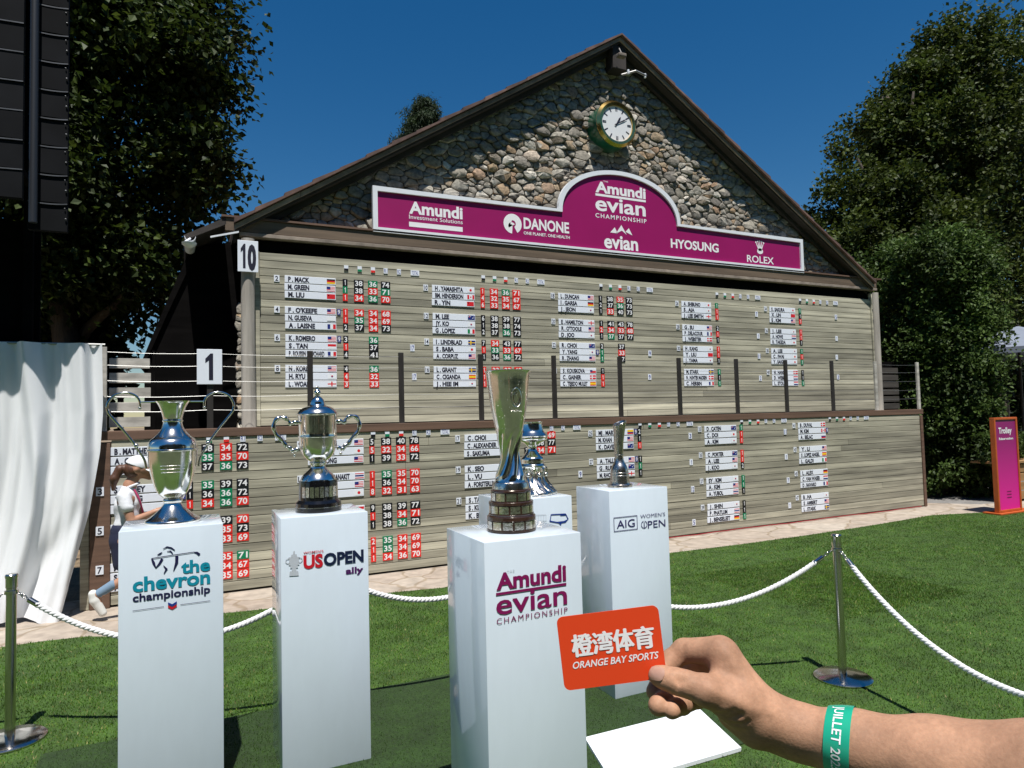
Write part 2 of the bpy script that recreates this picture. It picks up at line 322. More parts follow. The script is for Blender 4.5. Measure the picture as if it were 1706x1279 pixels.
# stones: relaxed power cells, each a domed lump of its own
def stones(region, seeds_n, zs=1.3):
    (x0, x1, z0, z1), ok = region
    pts = []; 
    for rr, tries in ((.145, 500), (.11, 1500), (.080, 6000), (.055, 14000)):
        for _ in range(tries):
            x = random.uniform(x0, x1); z = random.uniform(z0, z1)
            if not ok(x, z): continue
            if all((x-a)**2+((z-b)*zs)**2 > (max(rr, .55*q)+.55*min(q, rr)+.35*max(q, rr)-.35*rr)**2 if abs(x-a) < .5 else True for a, b, q in pts): pts.append((x, z, rr))
    return pts
def in_gable(x, z): return z < wz(x)-.02 and .62 < x < 12.05 and (z > 4.05)
pts = stones(((.6, 12.1, 4.05, 7.8), in_gable), 0, 1.5)
def rubble(pts, zs, y, name, parent, amp=1.0, clampx=None):
    P = np.array([(a, b*zs, q) for a, b, q in pts]); b = MB()
    for i, (px, pz, pr_) in enumerate(P):
        if clampx and (px < .55 or pz > 3.32): continue
        d = np.hypot(P[:, 0]-px, P[:, 1]-pz); nb = np.argsort(d)[1:22]
        R = .33; poly = [(px+R*math.cos(t), pz+R*math.sin(t)) for t in np.linspace(0, 2*math.pi, 12, endpoint=False)]
        for j in nb:
            qx, qz, qr = P[j]; dd = d[j]
            if dd > 2*R: break
            nx, nz = (qx-px)/dd, (qz-pz)/dd; lim = dd*pr_/(pr_+qr)-.0025
            new = []; k = len(poly)
            for e in range(k):
                a, c = poly[e], poly[(e+1) % k]
                da = (a[0]-px)*nx+(a[1]-pz)*nz-lim; dc = (c[0]-px)*nx+(c[1]-pz)*nz-lim
                if da <= 0: new.append(a)
                if da*dc < 0:
                    t = da/(da-dc); new.append((a[0]+(c[0]-a[0])*t, a[1]+(c[1]-a[1])*t))
            poly = new
            if len(poly) < 3: break
        cuts = [(0, -1, -4.22)]+([(SLP, 1, AZ-.20+SLP*AX), (-SLP, 1, AZ-.20-SLP*AX)] if clampx is None else [])
        poly = [(a, c/zs) for a, c in poly]
        for ca, cb, cl in cuts:                              # keep inside the gable
            if clampx is not None: break
            new = []; k = len(poly)
            for e in range(k):
                a, c = poly[e], poly[(e+1) % k]; da = ca*a[0]+cb*a[1]-cl; dc = ca*c[0]+cb*c[1]-cl
                if da <= 0: new.append(a)
                if da*dc < 0: t = da/(da-dc); new.append((a[0]+(c[0]-a[0])*t, a[1]+(c[1]-a[1])*t))
            poly = new
            if len(poly) < 3: break
        poly = [(a, c*zs) for a, c in poly]
        if len(poly) < 3: continue
        for _ in range(1):                      # round the corners
            poly = [q for e in range(len(poly)) for q in ((poly[e][0]*.84+poly[(e+1) % len(poly)][0]*.16, poly[e][1]*.84+poly[(e+1) % len(poly)][1]*.16), (poly[e][0]*.16+poly[(e+1) % len(poly)][0]*.84, poly[e][1]*.16+poly[(e+1) % len(poly)][1]*.84))]
        pl = np.array(poly); pl[:, 1] /= zs; c = pl.mean(0); n = len(pl)
        size = math.sqrt(max(1e-4, np.ptp(pl[:, 0])*np.ptp(pl[:, 1]))); dome = amp*random.uniform(.16, .34)*min(size, .22); tx = random.uniform(-.30, .30); tz = random.uniform(-.35, .10)
        vs = []; ph = random.uniform(0, 6)
        for s_, yy in ((1.0, -.02), (.98, .42), (.90, .80), (.62, .97)):
            for k in range(n):
                q = c+(pl[k]-c)*s_; rel = q-c; g = 1+.10*math.sin(k*2.1+ph)+random.uniform(-.05, .05)
                vs.append((q[0]+random.uniform(-.004, .004), y-dome*yy*g-(rel[0]*tx+rel[1]*tz)*(yy > 0), q[1]+random.uniform(-.004, .004)))
        vs.append((c[0], y-dome*1.02, c[1]))
        fs = [(r*n+k, r*n+(k+1) % n, (r+1)*n+(k+1) % n, (r+1)*n+k) for r in range(3) for k in range(n)]+[(3*n+k, 3*n+(k+1) % n, 4*n) for k in range(n)]
        b.add(vs, fs)
    return b.build(name, M['stone'], parent, smooth=38)
rubble(pts, 1.5, WY, 'stonework', house)
sp = [(random.uniform(.575, .62), z+random.uniform(-.02, .02), random.uniform(.045, .06)) for z in np.arange(1.85, 3.35, .10)]+[(.48+random.uniform(-.02, .02), z, .05) for z in np.arange(1.85, 3.5, .05)]+[(.60, z, .05) for z in (3.42, 3.52)]+[(.74, z+.05, .06) for z in np.arange(1.85, 3.4, .11)]
rubble(sp, 1.0, 8.93, 'corner_stonework', house, clampx=1)
# roof: two slopes with soffit, barge boards and tile ends
RF, RB = 8.62, 17.0
def slope_pt(x, off): 
    k = math.sqrt(1+SLP*SLP); sgn = 1 if x >= AX else -1
    return (x+sgn*off*SLP/k, AZ-SLP*abs(x-AX)+off/k)
ends = (.505, 11.88)
for xe in ends:
    sg = 1 if xe > AX else -1
    b = MB(); b.prism([(AX, AZ-.05), (AX, AZ-.15), (xe, AZ-.15-SLP*abs(xe-AX)), (xe, AZ-.05-SLP*abs(xe-AX))][::sg], RF+.03, RB); b.build('soffit', M['soffit'], house)
    b = MB(); b.m = 0
    x = AX
    while abs(x-AX) < abs(xe-AX)-.01:                        # courses of tiles, each with its own butt end
        x2 = x+sg*.34
        if abs(x2-AX) > abs(xe-AX): x2 = xe
        t = random.uniform(.045, .062)
        for y0 in [RF-.05]+list(np.arange(RF+.23, RB, 1.4)):
            y1 = RF+.225 if y0 < RF else min(y0+1.39, RB)
            b.prism([(x, AZ-.045-SLP*abs(x-AX)), (x2, AZ-.045-SLP*abs(x2-AX)), (x2, AZ-.045-SLP*abs(x2-AX)+t), (x, AZ-.045-SLP*abs(x-AX)+t*.55)][::sg], y0, y1)
        x = x2
    b.build('roof', M['tile'], house)
    b = MB(); L_ = abs(xe-AX); k = 0.0
    while k < L_-.02:                                        # barge boards of the front edge, butted end to end
        k2 = min(L_, k+random.uniform(2.2, 3.0)); xa, xb = AX+sg*k, AX+sg*(k2-.006)
        b.prism([(xa, AZ-.055-SLP*k), (xa, AZ-.115-SLP*k), (xb, AZ-.115-SLP*k2), (xb, AZ-.055-SLP*k2)][::sg], RF, RF+.035)
        k = k2
    b.build('barge_board', M['barge'], house)
    b = MB()                                                 # rafter tail strip behind the barge board
    b.prism([(AX, AZ-.155), (AX, AZ-.23), (xe, AZ-.23-SLP*L_), (xe, AZ-.155-SLP*L_)][::sg], RF+.16, RF+.22); b.build('rafter', M['soffit'], house)
b = MB(); b.box(AX-.125, AX+.125, RF+.04, RF+1, AZ-.56, AZ-.18, .01); b.build('ridge_beam', M['soffit'], house)
b = MB(); b.box(.41, 12.05, 8.70, 8.84, 4.165, 4.325, .006); b.build('tie_beam', M['tie'], house)
b = MB(); b.box(.57, 12.05, 8.69, 8.84, 4.115, 4.162, .004); b.build('tie_beam', M['barge'], house)
b = MB(); b.prism([(.42, 4.325), (-.04, 4.065), (-.02, 4.01), (.42, 4.24)], 8.70, 16.9); b.build('eave_board', M['soffit'], house)
b = MB(); b.box(.37, 12.18, 8.68, 8.84, 4.328, 4.352); b.build('drip_board', M['beam'], house)
b = MB(); b.tube([(.66, 8.66, 1.8), (.655, 8.66, 3.0), (.66, 8.66, 4.07)], [.082, .078, .076], 20); b.build('corner_post', M['log'], house, smooth=40)
b = MB(); b.tube([(11.99, 8.72, 1.8), (12.0, 8.72, 4.07)], .07, 16); b.build('corner_post', M['log'], house, smooth=40)
b = MB(); n = 12                                              # half round gutter of the left eave
pr = [(.06*math.cos(t), .06*math.sin(t)) for t in np.linspace(math.pi, 2*math.pi, n)]
b.add([(.03+x, y, 4.02+z) for y in (8.55, 9.2) for x, z in pr]+[(.03+x*.9, y, 4.02+z*.9) for y in (8.55, 9.2) for x, z in pr], [(i, i+1, n+i+1, n+i) for i in range(n-1)]+[(2*n+i+1, 2*n+i, 3*n+i, 3*n+i+1) for i in range(n-1)]+[(i+1, i, 2*n+i, 2*n+i+1) for i in range(n-1)])
b.build('gutter', M['white'], house)
# side annex in deep shade left of the building
an = thing('timber_annex', 'black timber side annex in the shade left of the stone building', 'building', (.2, 10, 0))
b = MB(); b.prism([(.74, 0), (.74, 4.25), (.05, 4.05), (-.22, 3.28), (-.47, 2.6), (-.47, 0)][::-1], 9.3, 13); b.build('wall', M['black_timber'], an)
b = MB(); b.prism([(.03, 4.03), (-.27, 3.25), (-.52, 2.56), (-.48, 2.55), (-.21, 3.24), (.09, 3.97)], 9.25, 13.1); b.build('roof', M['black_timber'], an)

# clock
ck = thing('wall_clock', 'round wall clock with gold fluted bezel and green case on the stone gable', 'clock', (6.03, 8.6, 6.36))
CC = (6.03, 6.36); RC = .355
def ylathe(prof, n=64, fr=None):
    """profile of (radius, distance out of the wall) turned round the clock's axis"""
    b = MB(); b.lathe([(r, z) for r, z in prof], (0, 0, 0), n, fr); b.v = [(CC[0]+x, 8.9-z, CC[1]+y) for x, y, z in b.v]; return b
M['gold'] = mat('gold_metal', (.75, .50, .16), .2, 1.0); M['clock_green'] = mat('green_enamel', (.005, .09, .045), .3, coat=.4)
M['dial'] = mat('white_dial', (.78, .79, .80), .4)
ylathe([(.345, 0), (.36, .02), (.36, .27), (.345, .285)]).build('case', M['clock_green'], ck, smooth=40)
ylathe([(.335, .286), (.362, .29), (.365, .305), (.325, .345), (.283, .335), (.28, .312)], 120, lambda r, z, a: r*(1+(.012 if int(a/(2*math.pi)*120+.5) % 2 else 0)*(r > .3))).build('bezel', M['gold'], ck, smooth=30)
dl = ylathe([(.0005, .313), (.281, .3135)]).build('dial', M['dial'], ck)
b = MB()
for h in range(12):
    a = math.pi/2-h*math.pi/6; 
    for off in ((0,) if h % 3 else (-.011, .011)):
        d = Vector((math.cos(a), math.sin(a))); p = Vector((-d.y, d.x)); w0 = .009 if h % 3 else .0065; r0, r1 = .195, .262
        q = [d*r0+p*(off-w0), d*r0+p*(off+w0), d*r1+p*(off+w0*1.25), d*r1+p*(off-w0*1.25)]
        b.add([(CC[0]+v.x, 8.9-.3155, CC[1]+v.y) for v in q], [(0, 1, 2, 3)])
b.build('hour_mark', M['ink'], ck)
for nm, ang, ln, w0, yo in (('hour_hand', 32, .145, .014, .319), ('minute_hand', 62, .215, .010, .322)):
    a = rad(90-ang); d = Vector((math.cos(a), math.sin(a))); p = Vector((-d.y, d.x)); b = MB()
    q = [d*-.05+p*w0*.6, d*ln*.7+p*w0, d*ln, d*ln*.7-p*w0, d*-.05-p*w0*.6]
    b.add([(CC[0]+v.x, 8.9-yo-t, CC[1]+v.y) for t in (0, .003) for v in q], [(0, 1, 2, 3, 4), (9, 8, 7, 6, 5)]+[(i, i+5, (i+1) % 5+5, (i+1) % 5) for i in range(5)])
    b.build(nm, M['ink'], ck)
# lamp and camera under the ridge
fl = thing('floodlight', 'small white floodlight under the ridge of the gable', 'lamp', (6.2, 8.5, 7.5))
b = MB(); b.box(6.02, 6.16, 8.44, 8.54, 7.38, 7.44, .015); b.build('lamp_housing', M['barge'], fl)
b = MB(); b.tube([(6.1, 8.5, 7.45), (6.1, 8.56, 7.56)], .015, 8); b.build('bracket', M['dark_post'], fl)
sc = thing('security_camera', 'twin grey camera bracket on the ridge beam above the clock', 'camera', (6.3, 8.5, 7.2))
b = MB(); b.tube([(6.22, 8.68, 7.22), (6.4, 8.55, 7.26), (6.58, 8.52, 7.2)], .018, 8); b.build('bracket', M['steel_cable'], sc)
for x in (6.24, 6.56):
    b = MB(); b.lathe([(.018, -.03), (.021, 0), (.019, .035), (.008, .04)], (x, 8.53, 7.2), 14); b.build('camera_head', M['white'], sc, smooth=40)
el = thing('eave_lamp', 'white half bowl lamp hanging at the left roof eave', 'lamp', (-.02, 8.6, 3.95))
b = MB(); b.lathe([(.005, -.062), (.045, -.05), (.074, -.022), (.08, 0), (.02, .008)], (.02, 8.5, 3.93), 20); b.build('bowl', M['white'], el, smooth=40)
b = MB(); b.tube([(-.02, 8.5, 3.94), (.03, 8.58, 4.0)], .012, 8); b.build('bracket', M['white'], el)
bt = tag(MB().prism([(.245, 4.035), (.555, 4.125), (.555, 4.145), (.245, 4.056)], 8.60, 8.62).build('batten', M['white']), 'white batten under the left corner of the roof', 'batten')
# ------------------------------------------------------------------ lettering
_tc = {}
def glyphs(s, bold=.0, spacing=1.0):
    k = (s, bold, spacing)
    if k not in _tc:
        c = bpy.data.curves.new('t', 'FONT'); c.body = s; c.offset = bold; c.space_character = spacing; c.resolution_u = 3
        o = bpy.data.objects.new('t', c); COL.objects.link(o); bpy.context.view_layer.update()
        me = bpy.data.meshes.new_from_object(o.evaluated_get(bpy.context.evaluated_depsgraph_get()))
        v = np.array([q.co[:2] for q in me.vertices]) if me.vertices else np.zeros((0, 2)); f = [tuple(p.vertices) for p in me.polygons]
        bpy.data.objects.remove(o); bpy.data.curves.remove(c); bpy.data.meshes.remove(me); _tc[k] = (v, f)
    return _tc[k]
class Plane:
    """flat lettering surface: origin, u and v axes, outward normal"""
    def __init__(s, o, u, v):
        s.o = Vector(o); s.u = Vector(u).normalized(); s.v = Vector(v).normalized(); s.n = s.u.cross(s.v)
    def p(s, x, y, d): return s.o+s.u*x+s.v*y+s.n*d
    def text(s, b, t, u0, u1, v0, v1, bold=.0, d=.002, shear=0, spacing=1.0, top=None, rot=0):
        """baseline at v0, tallest glyph at v1, spread from u0 to u1"""
        if t == '1' and bold > .01:                          # a one with a flag
            w, h = u1-u0, v1-v0; b.add([s.p(u0+w*x, v0+h*y, d) for x, y in ((.40, 0), (1, 0), (1, 1), (.62, 1), (-.10, .80), (-.10, .64), (.40, .74))], [tuple(range(7))]); return
        v, f = glyphs(t, bold, spacing)
        if not len(v): return
        x0, x1 = v[:, 0].min(), v[:, 0].max(); y1 = top or v[:, 1].max()
        x = u0+(v[:, 0]-x0)/(x1-x0)*(u1-u0); y = v0+v[:, 1]/y1*(v1-v0); x = x+shear*(y-v0)
        b.add([s.p(a, c, d) for a, c in zip(x, y)], f)
    def poly(s, b, pts, d=.002):
        b.add([s.p(x, y, d) for x, y in pts], [tuple(range(len(pts)))])
    def rect(s, b, u0, u1, v0, v1, d=.002): s.poly(b, [(u0, v0), (u1, v0), (u1, v1), (u0, v1)], d)
    def stroke(s, b, pts, w, d=.002):
        n = len(pts); w = w if hasattr(w, '__len__') else [w]*n; L = []; R = []
        for i in range(n):
            a = Vector(pts[max(i-1, 0)]); c = Vector(pts[min(i+1, n-1)]); t = (c-a).normalized(); m = Vector((-t.y, t.x)); p = Vector(pts[i])
            L.append(p+m*w[i]/2); R.append(p-m*w[i]/2)
        b.add([s.p(q.x, q.y, d) for q in R+L], [(i, i+1, n+i+1, n+i) for i in range(n-1)])
    def ring(s, b, c, r0, r1, a0=0, a1=360, d=.002, n=28, sx=1):
        t = [rad(a0+(a1-a0)*i/n) for i in range(n+1)]
        s.add_strip(b, [(c[0]+sx*r0*math.cos(q), c[1]+r0*math.sin(q)) for q in t], [(c[0]+sx*r1*math.cos(q), c[1]+r1*math.sin(q)) for q in t], d)
    def add_strip(s, b, A, B, d):
        n = len(A); b.add([s.p(x, y, d) for x, y in A+B], [(i, n+i, n+i+1, i+1) for i in range(n-1)])
class Px:
    """photo measurements read off on a facade-parallel plane at distance Y"""
    def __init__(s, Y): s.Y = Y; s.P = Plane((0, Y, 0), (1, 0, 0), (0, 0, 1))
    def uv(s, x, y): q = onY(x, y, s.Y); return float(q[0]), float(q[2])
    def text(s, b, t, xl, xr, yb, yt, **k):
        u0, v0 = s.uv(xl, yb); u1, _ = s.uv(xr, yb); _, v1 = s.uv(xl, yt); s.P.text(b, t, u0, u1, v0, v1, **k)
    def rect(s, b, xl, xr, yb, yt, **k):
        u0, v0 = s.uv(xl, yb); u1, _ = s.uv(xr, yb); _, v1 = s.uv(xl, yt); s.P.rect(b, u0, u1, v0, v1, **k)
    def pts(s, L): return [s.uv(*q) for q in L]

# ------------------------------------------------------------------ sponsor sign over the board
SY = 8.68
sg = thing('sponsor_sign', 'magenta sponsor sign with white frame and raised arch on the gable', 'sign', (6.06, SY, 4.3))
P8 = Px(SY)
xl, zb = P8.uv(622, 385); _, zt = P8.uv(619, 308); xr, _ = P8.uv(1340, 453); xa0, _ = P8.uv(931, 350); xa1, _ = P8.uv(1134, 375); _, za = P8.uv(1030, 284.5)
xc = (xa0+xa1)/2; hw = (xa1-xa0)/2
def outline(e):
    pts = [(xl+e, zb+e), (xr-e, zb+e), (xr-e, zt-e)]
    for t in np.linspace(0, math.pi, 33): pts.append((xc+(hw-e)*math.cos(t), zt-e*.6+(.10 if 0 < t < math.pi else 0)*0+(za-zt-e*.4)*math.sin(t)**.9))
    return pts+[(xl+e, zt-e)]
o0, o1 = outline(0), outline(.064); n = len(o0)
b = MB(); b.add([(x, SY, z) for x, z in o0]+[(x, SY, z) for x, z in o1]+[(x, SY+.06, z) for x, z in o0]+[(x, SY+.035, z) for x, z in o1],
    [(i, (i+1) % n, n+(i+1) % n, n+i) for i in range(n)]+[(i, 2*n+i, 2*n+(i+1) % n, (i+1) % n) for i in range(n)]+[(n+i, n+(i+1) % n, 3*n+(i+1) % n, 3*n+i) for i in range(n)])
b.build('frame', M['white'], sg)
b = MB(); b.prism(outline(.060), SY+.03, SY+.055); b.build('panel', M['magenta'], sg)
b = MB(); P = Px(SY+.03)
P.text(b, 'Amundi', 681.5, 770.6, 354.6, 334.6, bold=.035); P.text(b, 'Investment Solutions', 681.5, 770.6, 363.8, 357.0, bold=.006); P.rect(b, 681.5, 770.6, 377, 369)
P.text(b, 'DANONE', 872.5, 948, 380, 361.8, bold=.03); P.text(b, 'ONE PLANET. ONE HEALTH', 872.5, 949, 390, 385, bold=.02)
cu, cv = P.uv(854, 372.5); r = .145
for a0, a1, i0, o_ in ((-60, 110, .062, 1.0), (110, 205, .11, 1.0), (205, 265, .125, 1.0)): P.P.ring(b, (cu, cv), r-i0 if i0 != .062 else .05, r, a0, a1)
P.P.ring(b, (cu-.015, cv-.035), .0, .055, 30, 210)
P.text(b, 'Amundi', 992, 1075.4, 319, 301, bold=.035); P.rect(b, 992, 1075.4, 325.4, 321.6); P.text(b, 'evian', 992, 1075.4, 349.3, 329.5, bold=.02, top=.56)
P.text(b, 'CHAMPIONSHIP', 992, 1076.7, 361.5, 354.4, bold=.015, spacing=1.3); P.text(b, 'THE', 1005, 1013, 303, 300.5)
for tri in (((1016.5, 387), (1024, 378.5), (1029, 388.6)), ((1026, 389), (1035, 374.7), (1044, 391), (1036, 384)), ((1042, 386), (1047.5, 380), (1053.5, 392))): P.P.poly(b, P.pts(tri)[::-1])
P.text(b, 'evian', 1006.7, 1063, 411.7, 393.5, bold=.028, top=.56)
P.text(b, 'HYOSUNG', 1117.7, 1197, 411.7, 397, bold=.03); P.text(b, 'ROLEX', 1244.6, 1289, 435.7, 424.2, bold=.015)
cu, cv = P.uv(1266.3, 420.5)
for k in range(5):
    a = rad(90+(k-2)*15); P.P.stroke(b, [(cu+.03*math.cos(a), cv+.03*math.sin(a)), (cu+.19*math.cos(a)*.9, cv+.19*math.sin(a))], [.03, .012]); P.P.ring(b, (cu+.2*math.cos(a)*.9, cv+.2*math.sin(a)), 0, .017, n=10)
P.P.ring(b, (cu, cv+.022), .0, .05, n=14, sx=1.4)
b.build('lettering', M['letter_white'], sg)

# ------------------------------------------------------------------ scoreboards
def planks(x0, x1, z0, z1, y, th, pitch, name, parent):
    b = MB(); z = z0
    while z < z1-.01:
        zz = min(z+pitch-.007, z1); xs = [x0]; x = x0+random.uniform(3, 9)
        while x < x1-.8: xs.append(x); x += random.uniform(6, 9)
        xs.append(x1)
        for a, c in zip(xs[:-1], xs[1:]):
            dy = random.uniform(-.003, .003); b.box(a+.0012, c-.0012, y+dy, y+th, z, zz, .003)
        z += pitch
    return b.build(name, M['plank'], parent)
UY, LY = 8.75, 8.17
ub = thing('upper_scoreboard', 'upper scoreboard of weathered grey planks under the gable', 'scoreboard', (6.3, UY, 1.8))
planks(.80, 11.90, 1.815, 3.955, UY, .03, .097, 'plank_panel', ub)
b = MB(); b.box(.74, .797, UY-.03, UY+.04, 1.81, 3.63, .004); b.box(.74, .797, UY-.01, UY+.04, 3.63, 3.95); b.build('side_trim', M['plank'], ub)
b = MB(); b.box(11.903, 11.97, UY-.03, UY+.04, 1.81, 4.06, .004); b.build('side_trim', M['plank'], ub)
b = MB(); b.box(.74, 11.97, UY+.035, UY+.06, 1.8, 4.10); b.build('backing_board', M['black_timber'], ub)  # black strip left bare above the planks stands for shade under the beam
b = MB(); z = 3.75                                            # torn black tape on the right trim
while z > 2.2:
    z2 = z-random.uniform(.08, .3); o = random.uniform(-.015, .02)
    b.add([(11.925+o, UY-.034, z), (11.972, UY-.034, z+.01), (11.972, UY-.034, z2), (11.945+o, UY-.034, z2+.02)], [(0, 3, 2, 1)]); z = z2-random.uniform(.0, .12)
b.build('torn_tape', M['black'], ub)
lb = thing('lower_scoreboard', 'lower scoreboard of weathered grey planks with brown ledge on top', 'scoreboard', (5.8, LY, 0))
planks(-.715, 12.33, .02, 1.708, LY, .03, .1, 'plank_panel', lb)
b = MB(); b.box(-.90, -.72, LY-.03, LY+.03, .0, 1.68, .005); b.build('side_post', M['beam'], lb)
b = MB(); b.box(-.985, -.905, LY-.01, LY+.05, .0, 1.68, .005); b.build('side_trim', M['plank'], lb)
b = MB(); b.box(12.333, 12.40, LY-.02, LY+.6, 0, 1.69, .005); b.build('side_trim', M['beam'], lb)
b = MB(); b.box(-1.0, 5.62, LY-.014, LY+.05, 1.71, 1.805, .006); b.box(5.624, 12.43, LY-.014, LY+.05, 1.71, 1.805, .006); b.build('ledge', M['beam'], lb)
b = MB(); b.box(-1.0, 12.43, LY+.053, UY-.035, 1.74, 1.797); b.build('deck', M['grey_slat'], lb)
b = MB(); b.box(-.9, 12.3, LY+.035, LY+.06, 0, 1.69); b.build('backing_board', M['black_timber'], lb)
b = MB()
pts = [(x, LY-.05-.02*math.sin(x*3), .012+.006*abs(math.sin(x*5))) for x in np.linspace(3.0, 12.2, 60)]
tag(MB().tube(pts, .008, 6).build('red_cable', mat('red_cable', (.28, .03, .03), .5)), 'thin red cable lying along the foot of the lower board', 'cable')

# railing on the ledge
rl = thing('cable_railing', 'dark post and wire railing standing on the brown ledge between the boards', 'railing', (5.8, 8.2, 1.8))
RY = LY+.10
px_posts = [-.79, .225, 1.30, 2.40, 3.475, 4.575, 5.67, 6.75, 7.90, 8.98, 10.08, 11.2, 12.38]
for i, x in enumerate(px_posts):
    x *= RY/8.2; b = MB()
    hgt = 2.69; b.box(x-.032, x+.032, RY-.018, RY+.018, 1.80, hgt, .004)
    b.build('post', M['grey_slat'] if i in (0, 11, 12) else M['dark_post'], rl)
for z in (2.64, 2.5, 2.335, 2.168, 2.01):
    b = MB(); pts = []
    for x0, x1 in zip(px_posts[:-1], px_posts[1:]):
        for t in np.linspace(0, 1, 5)[:-1]: pts.append(((x0+(x1-x0)*t)*RY/8.2, RY-.0, z-.012*math.sin(math.pi*t)))
    pts.append((px_posts[-1]*RY/8.2, RY, z)); b.tube(pts, .0021, 5); b.build('cable', M['steel_cable'], rl)

# hole number boards
def number_board(name, label, x0, x1, z0, z1, y, t, bx):
    o = thing(name, label, 'sign', ((x0+x1)/2, y, z0)); b = MB(); b.box(x0, x1, y, y+.012, z0, z1, .003); b.build('panel', M['plate'], o)
    b = MB(); p = Plane((0, y, 0), (1, 0, 0), (0, 0, 1)); w = x1-x0; h = z1-z0
    if t == '10': p.text(b, '1', x0+w*.17, x0+w*.38, z0+h*.11, z1-h*.11, bold=.045); p.text(b, '0', x0+w*.48, x0+w*.90, z0+h*.11, z1-h*.11, bold=.06)
    else: p.text(b, t, x0+w*bx, x1-w*bx, z0+h*.12, z1-h*.12, bold=.045)
    b.build('numeral', M['ink'], o)
q0, q1 = onY(328, 640, RY-.04), onY(370, 582, RY-.04)
number_board('number_board', 'white board with black number 1 on the railing', q0[0], q1[0], q0[2], q1[2], RY-.04, '1', .36)
q0, q1 = onY(396, 451.5, 8.55), onY(430, 402, 8.55)
number_board('number_board', 'white board with black number 10 on the corner post', q0[0], q1[0], q0[2], q1[2], 8.55, '10', .10)

# ---- name plates and score tiles
FLAGC = {c: mat('flag_'+c, lin(*v), .45) for c, v in dict(red=(215, 35, 45), blue=(30, 45, 120), yellow=(245, 200, 40), black=(15, 15, 18), green=(0, 130, 75), white=(235, 238, 242), sky=(90, 130, 200)).items()}
FK = list(FLAGC)
def H(*c): return [(0, 1, i/len(c), (i+1)/len(c), k) for i, k in enumerate(c[::-1])]
def V(*c): return [(i/len(c), (i+1)/len(c), 0, 1, k) for i, k in enumerate(c)]
FLAGS = {'DE': H('black', 'red', 'yellow'), 'FR': V('blue', 'white', 'red'), 'IT': V('green', 'white', 'red'), 'MX': V('green', 'white', 'red'), 'CN': [(0, 1, 0, 1, 'red'), (.12, .28, .6, .85, 'yellow')],
 'SG': H('red', 'white'), 'ES': [(0, 1, 0, .25, 'red'), (0, 1, .25, .75, 'yellow'), (0, 1, .75, 1, 'red')], 'NL': H('red', 'white', 'blue'), 'CO': [(0, 1, .5, 1, 'yellow'), (0, 1, .25, .5, 'blue'), (0, 1, 0, .25, 'red')],
 'TH': [(0, 1, 0, .17, 'red'), (0, 1, .17, .34, 'white'), (0, 1, .34, .66, 'blue'), (0, 1, .66, .83, 'white'), (0, 1, .83, 1, 'red')],
 'US': [(0, 1, k/7, (k+1)/7, 'red' if k % 2 == 0 else 'white') for k in range(7)]+[(0, .45, 3/7, 1, 'blue', 1)], 'JP': [(0, 1, 0, 1, 'white'), ('disc', .5, .5, .3, 'red')], 'KR': [(0, 1, 0, 1, 'white'), ('disc', .5, .5, .22, 'red'), ('half', .5, .5, .22, 'blue')],
 'SE': [(0, 1, 0, 1, 'blue'), (.3, .45, 0, 1, 'yellow', 1), (0, 1, .4, .6, 'yellow', 2)], 'DK': [(0, 1, 0, 1, 'red'), (.3, .45, 0, 1, 'white', 1), (0, 1, .4, .6, 'white', 2)], 'EN': [(0, 1, 0, 1, 'white'), (.42, .58, 0, 1, 'red', 1), (0, 1, .38, .62, 'red', 2)],
 'CA': [(0, .27, 0, 1, 'red'), (.27, .73, 0, 1, 'white'), (.73, 1, 0, 1, 'red'), ('disc', .5, .5, .18, 'red')], 'AU': [(0, 1, 0, 1, 'blue'), (0, .45, .7, .8, 'white', 1), (.18, .27, .5, 1, 'red', 1), (.65, .78, .3, .5, 'white', 1), (.8, .88, .6, .75, 'white', 1)], 'NO': [(0, 1, 0, 1, 'white'), (0, 1, 0, .12, 'sky')],
 'CZ': [(0, 1, .5, 1, 'white'), (0, 1, 0, .5, 'red'), (0, .4, .25, .75, 'blue', 1)], 'SI': H('white', 'blue', 'red')}
FLAGN = dict(DE='German', FR='French', IT='Italian', MX='Mexican', CN='Chinese', SG='Singapore', ES='Spanish', NL='Dutch', CO='Colombian', TH='Thai', US='American', JP='Japanese', KR='Korean', SE='Swedish', DK='Danish', EN='English', CA='Canadian', AU='Australian', NO='blank white', CZ='Czech', SI='Slovenian')
ORD = ['first', 'second', 'third', 'fourth', 'fifth', 'sixth']; ROWN = ['top', 'middle', 'bottom']
def flag(code, x0, x1, z0, z1, y, parent):
    b = MB(); w, h = x1-x0, z1-z0
    for it in FLAGS[code]:
        if it[0] in ('disc', 'half'):
            b.m = FK.index(it[4]); lo = math.pi if it[0] == 'half' else 0
            n = 14; t = np.linspace(lo, 2*math.pi, n+1)[:n+1 if lo else n]
            b.add([(x0+it[1]*w+it[3]*h*math.cos(a), y-(.0008 if lo else .0006), z0+it[2]*h+it[3]*h*math.sin(a)) for a in t], [tuple(range(len(t)))]); continue
        b.m = FK.index(it[4]); d = .0003*(it[5] if len(it) > 5 else 0)
        xa, xb, za_, zb_ = x0+it[0]*w, x0+it[1]*w, z0+it[2]*h, z0+it[3]*h
        b.add([(xa, y-d, za_), (xb, y-d, za_), (xb, y-d, zb_), (xa, y-d, zb_)], [(0, 1, 2, 3)])
    b.build('flag', [FLAGC[k] for k in FK], parent)
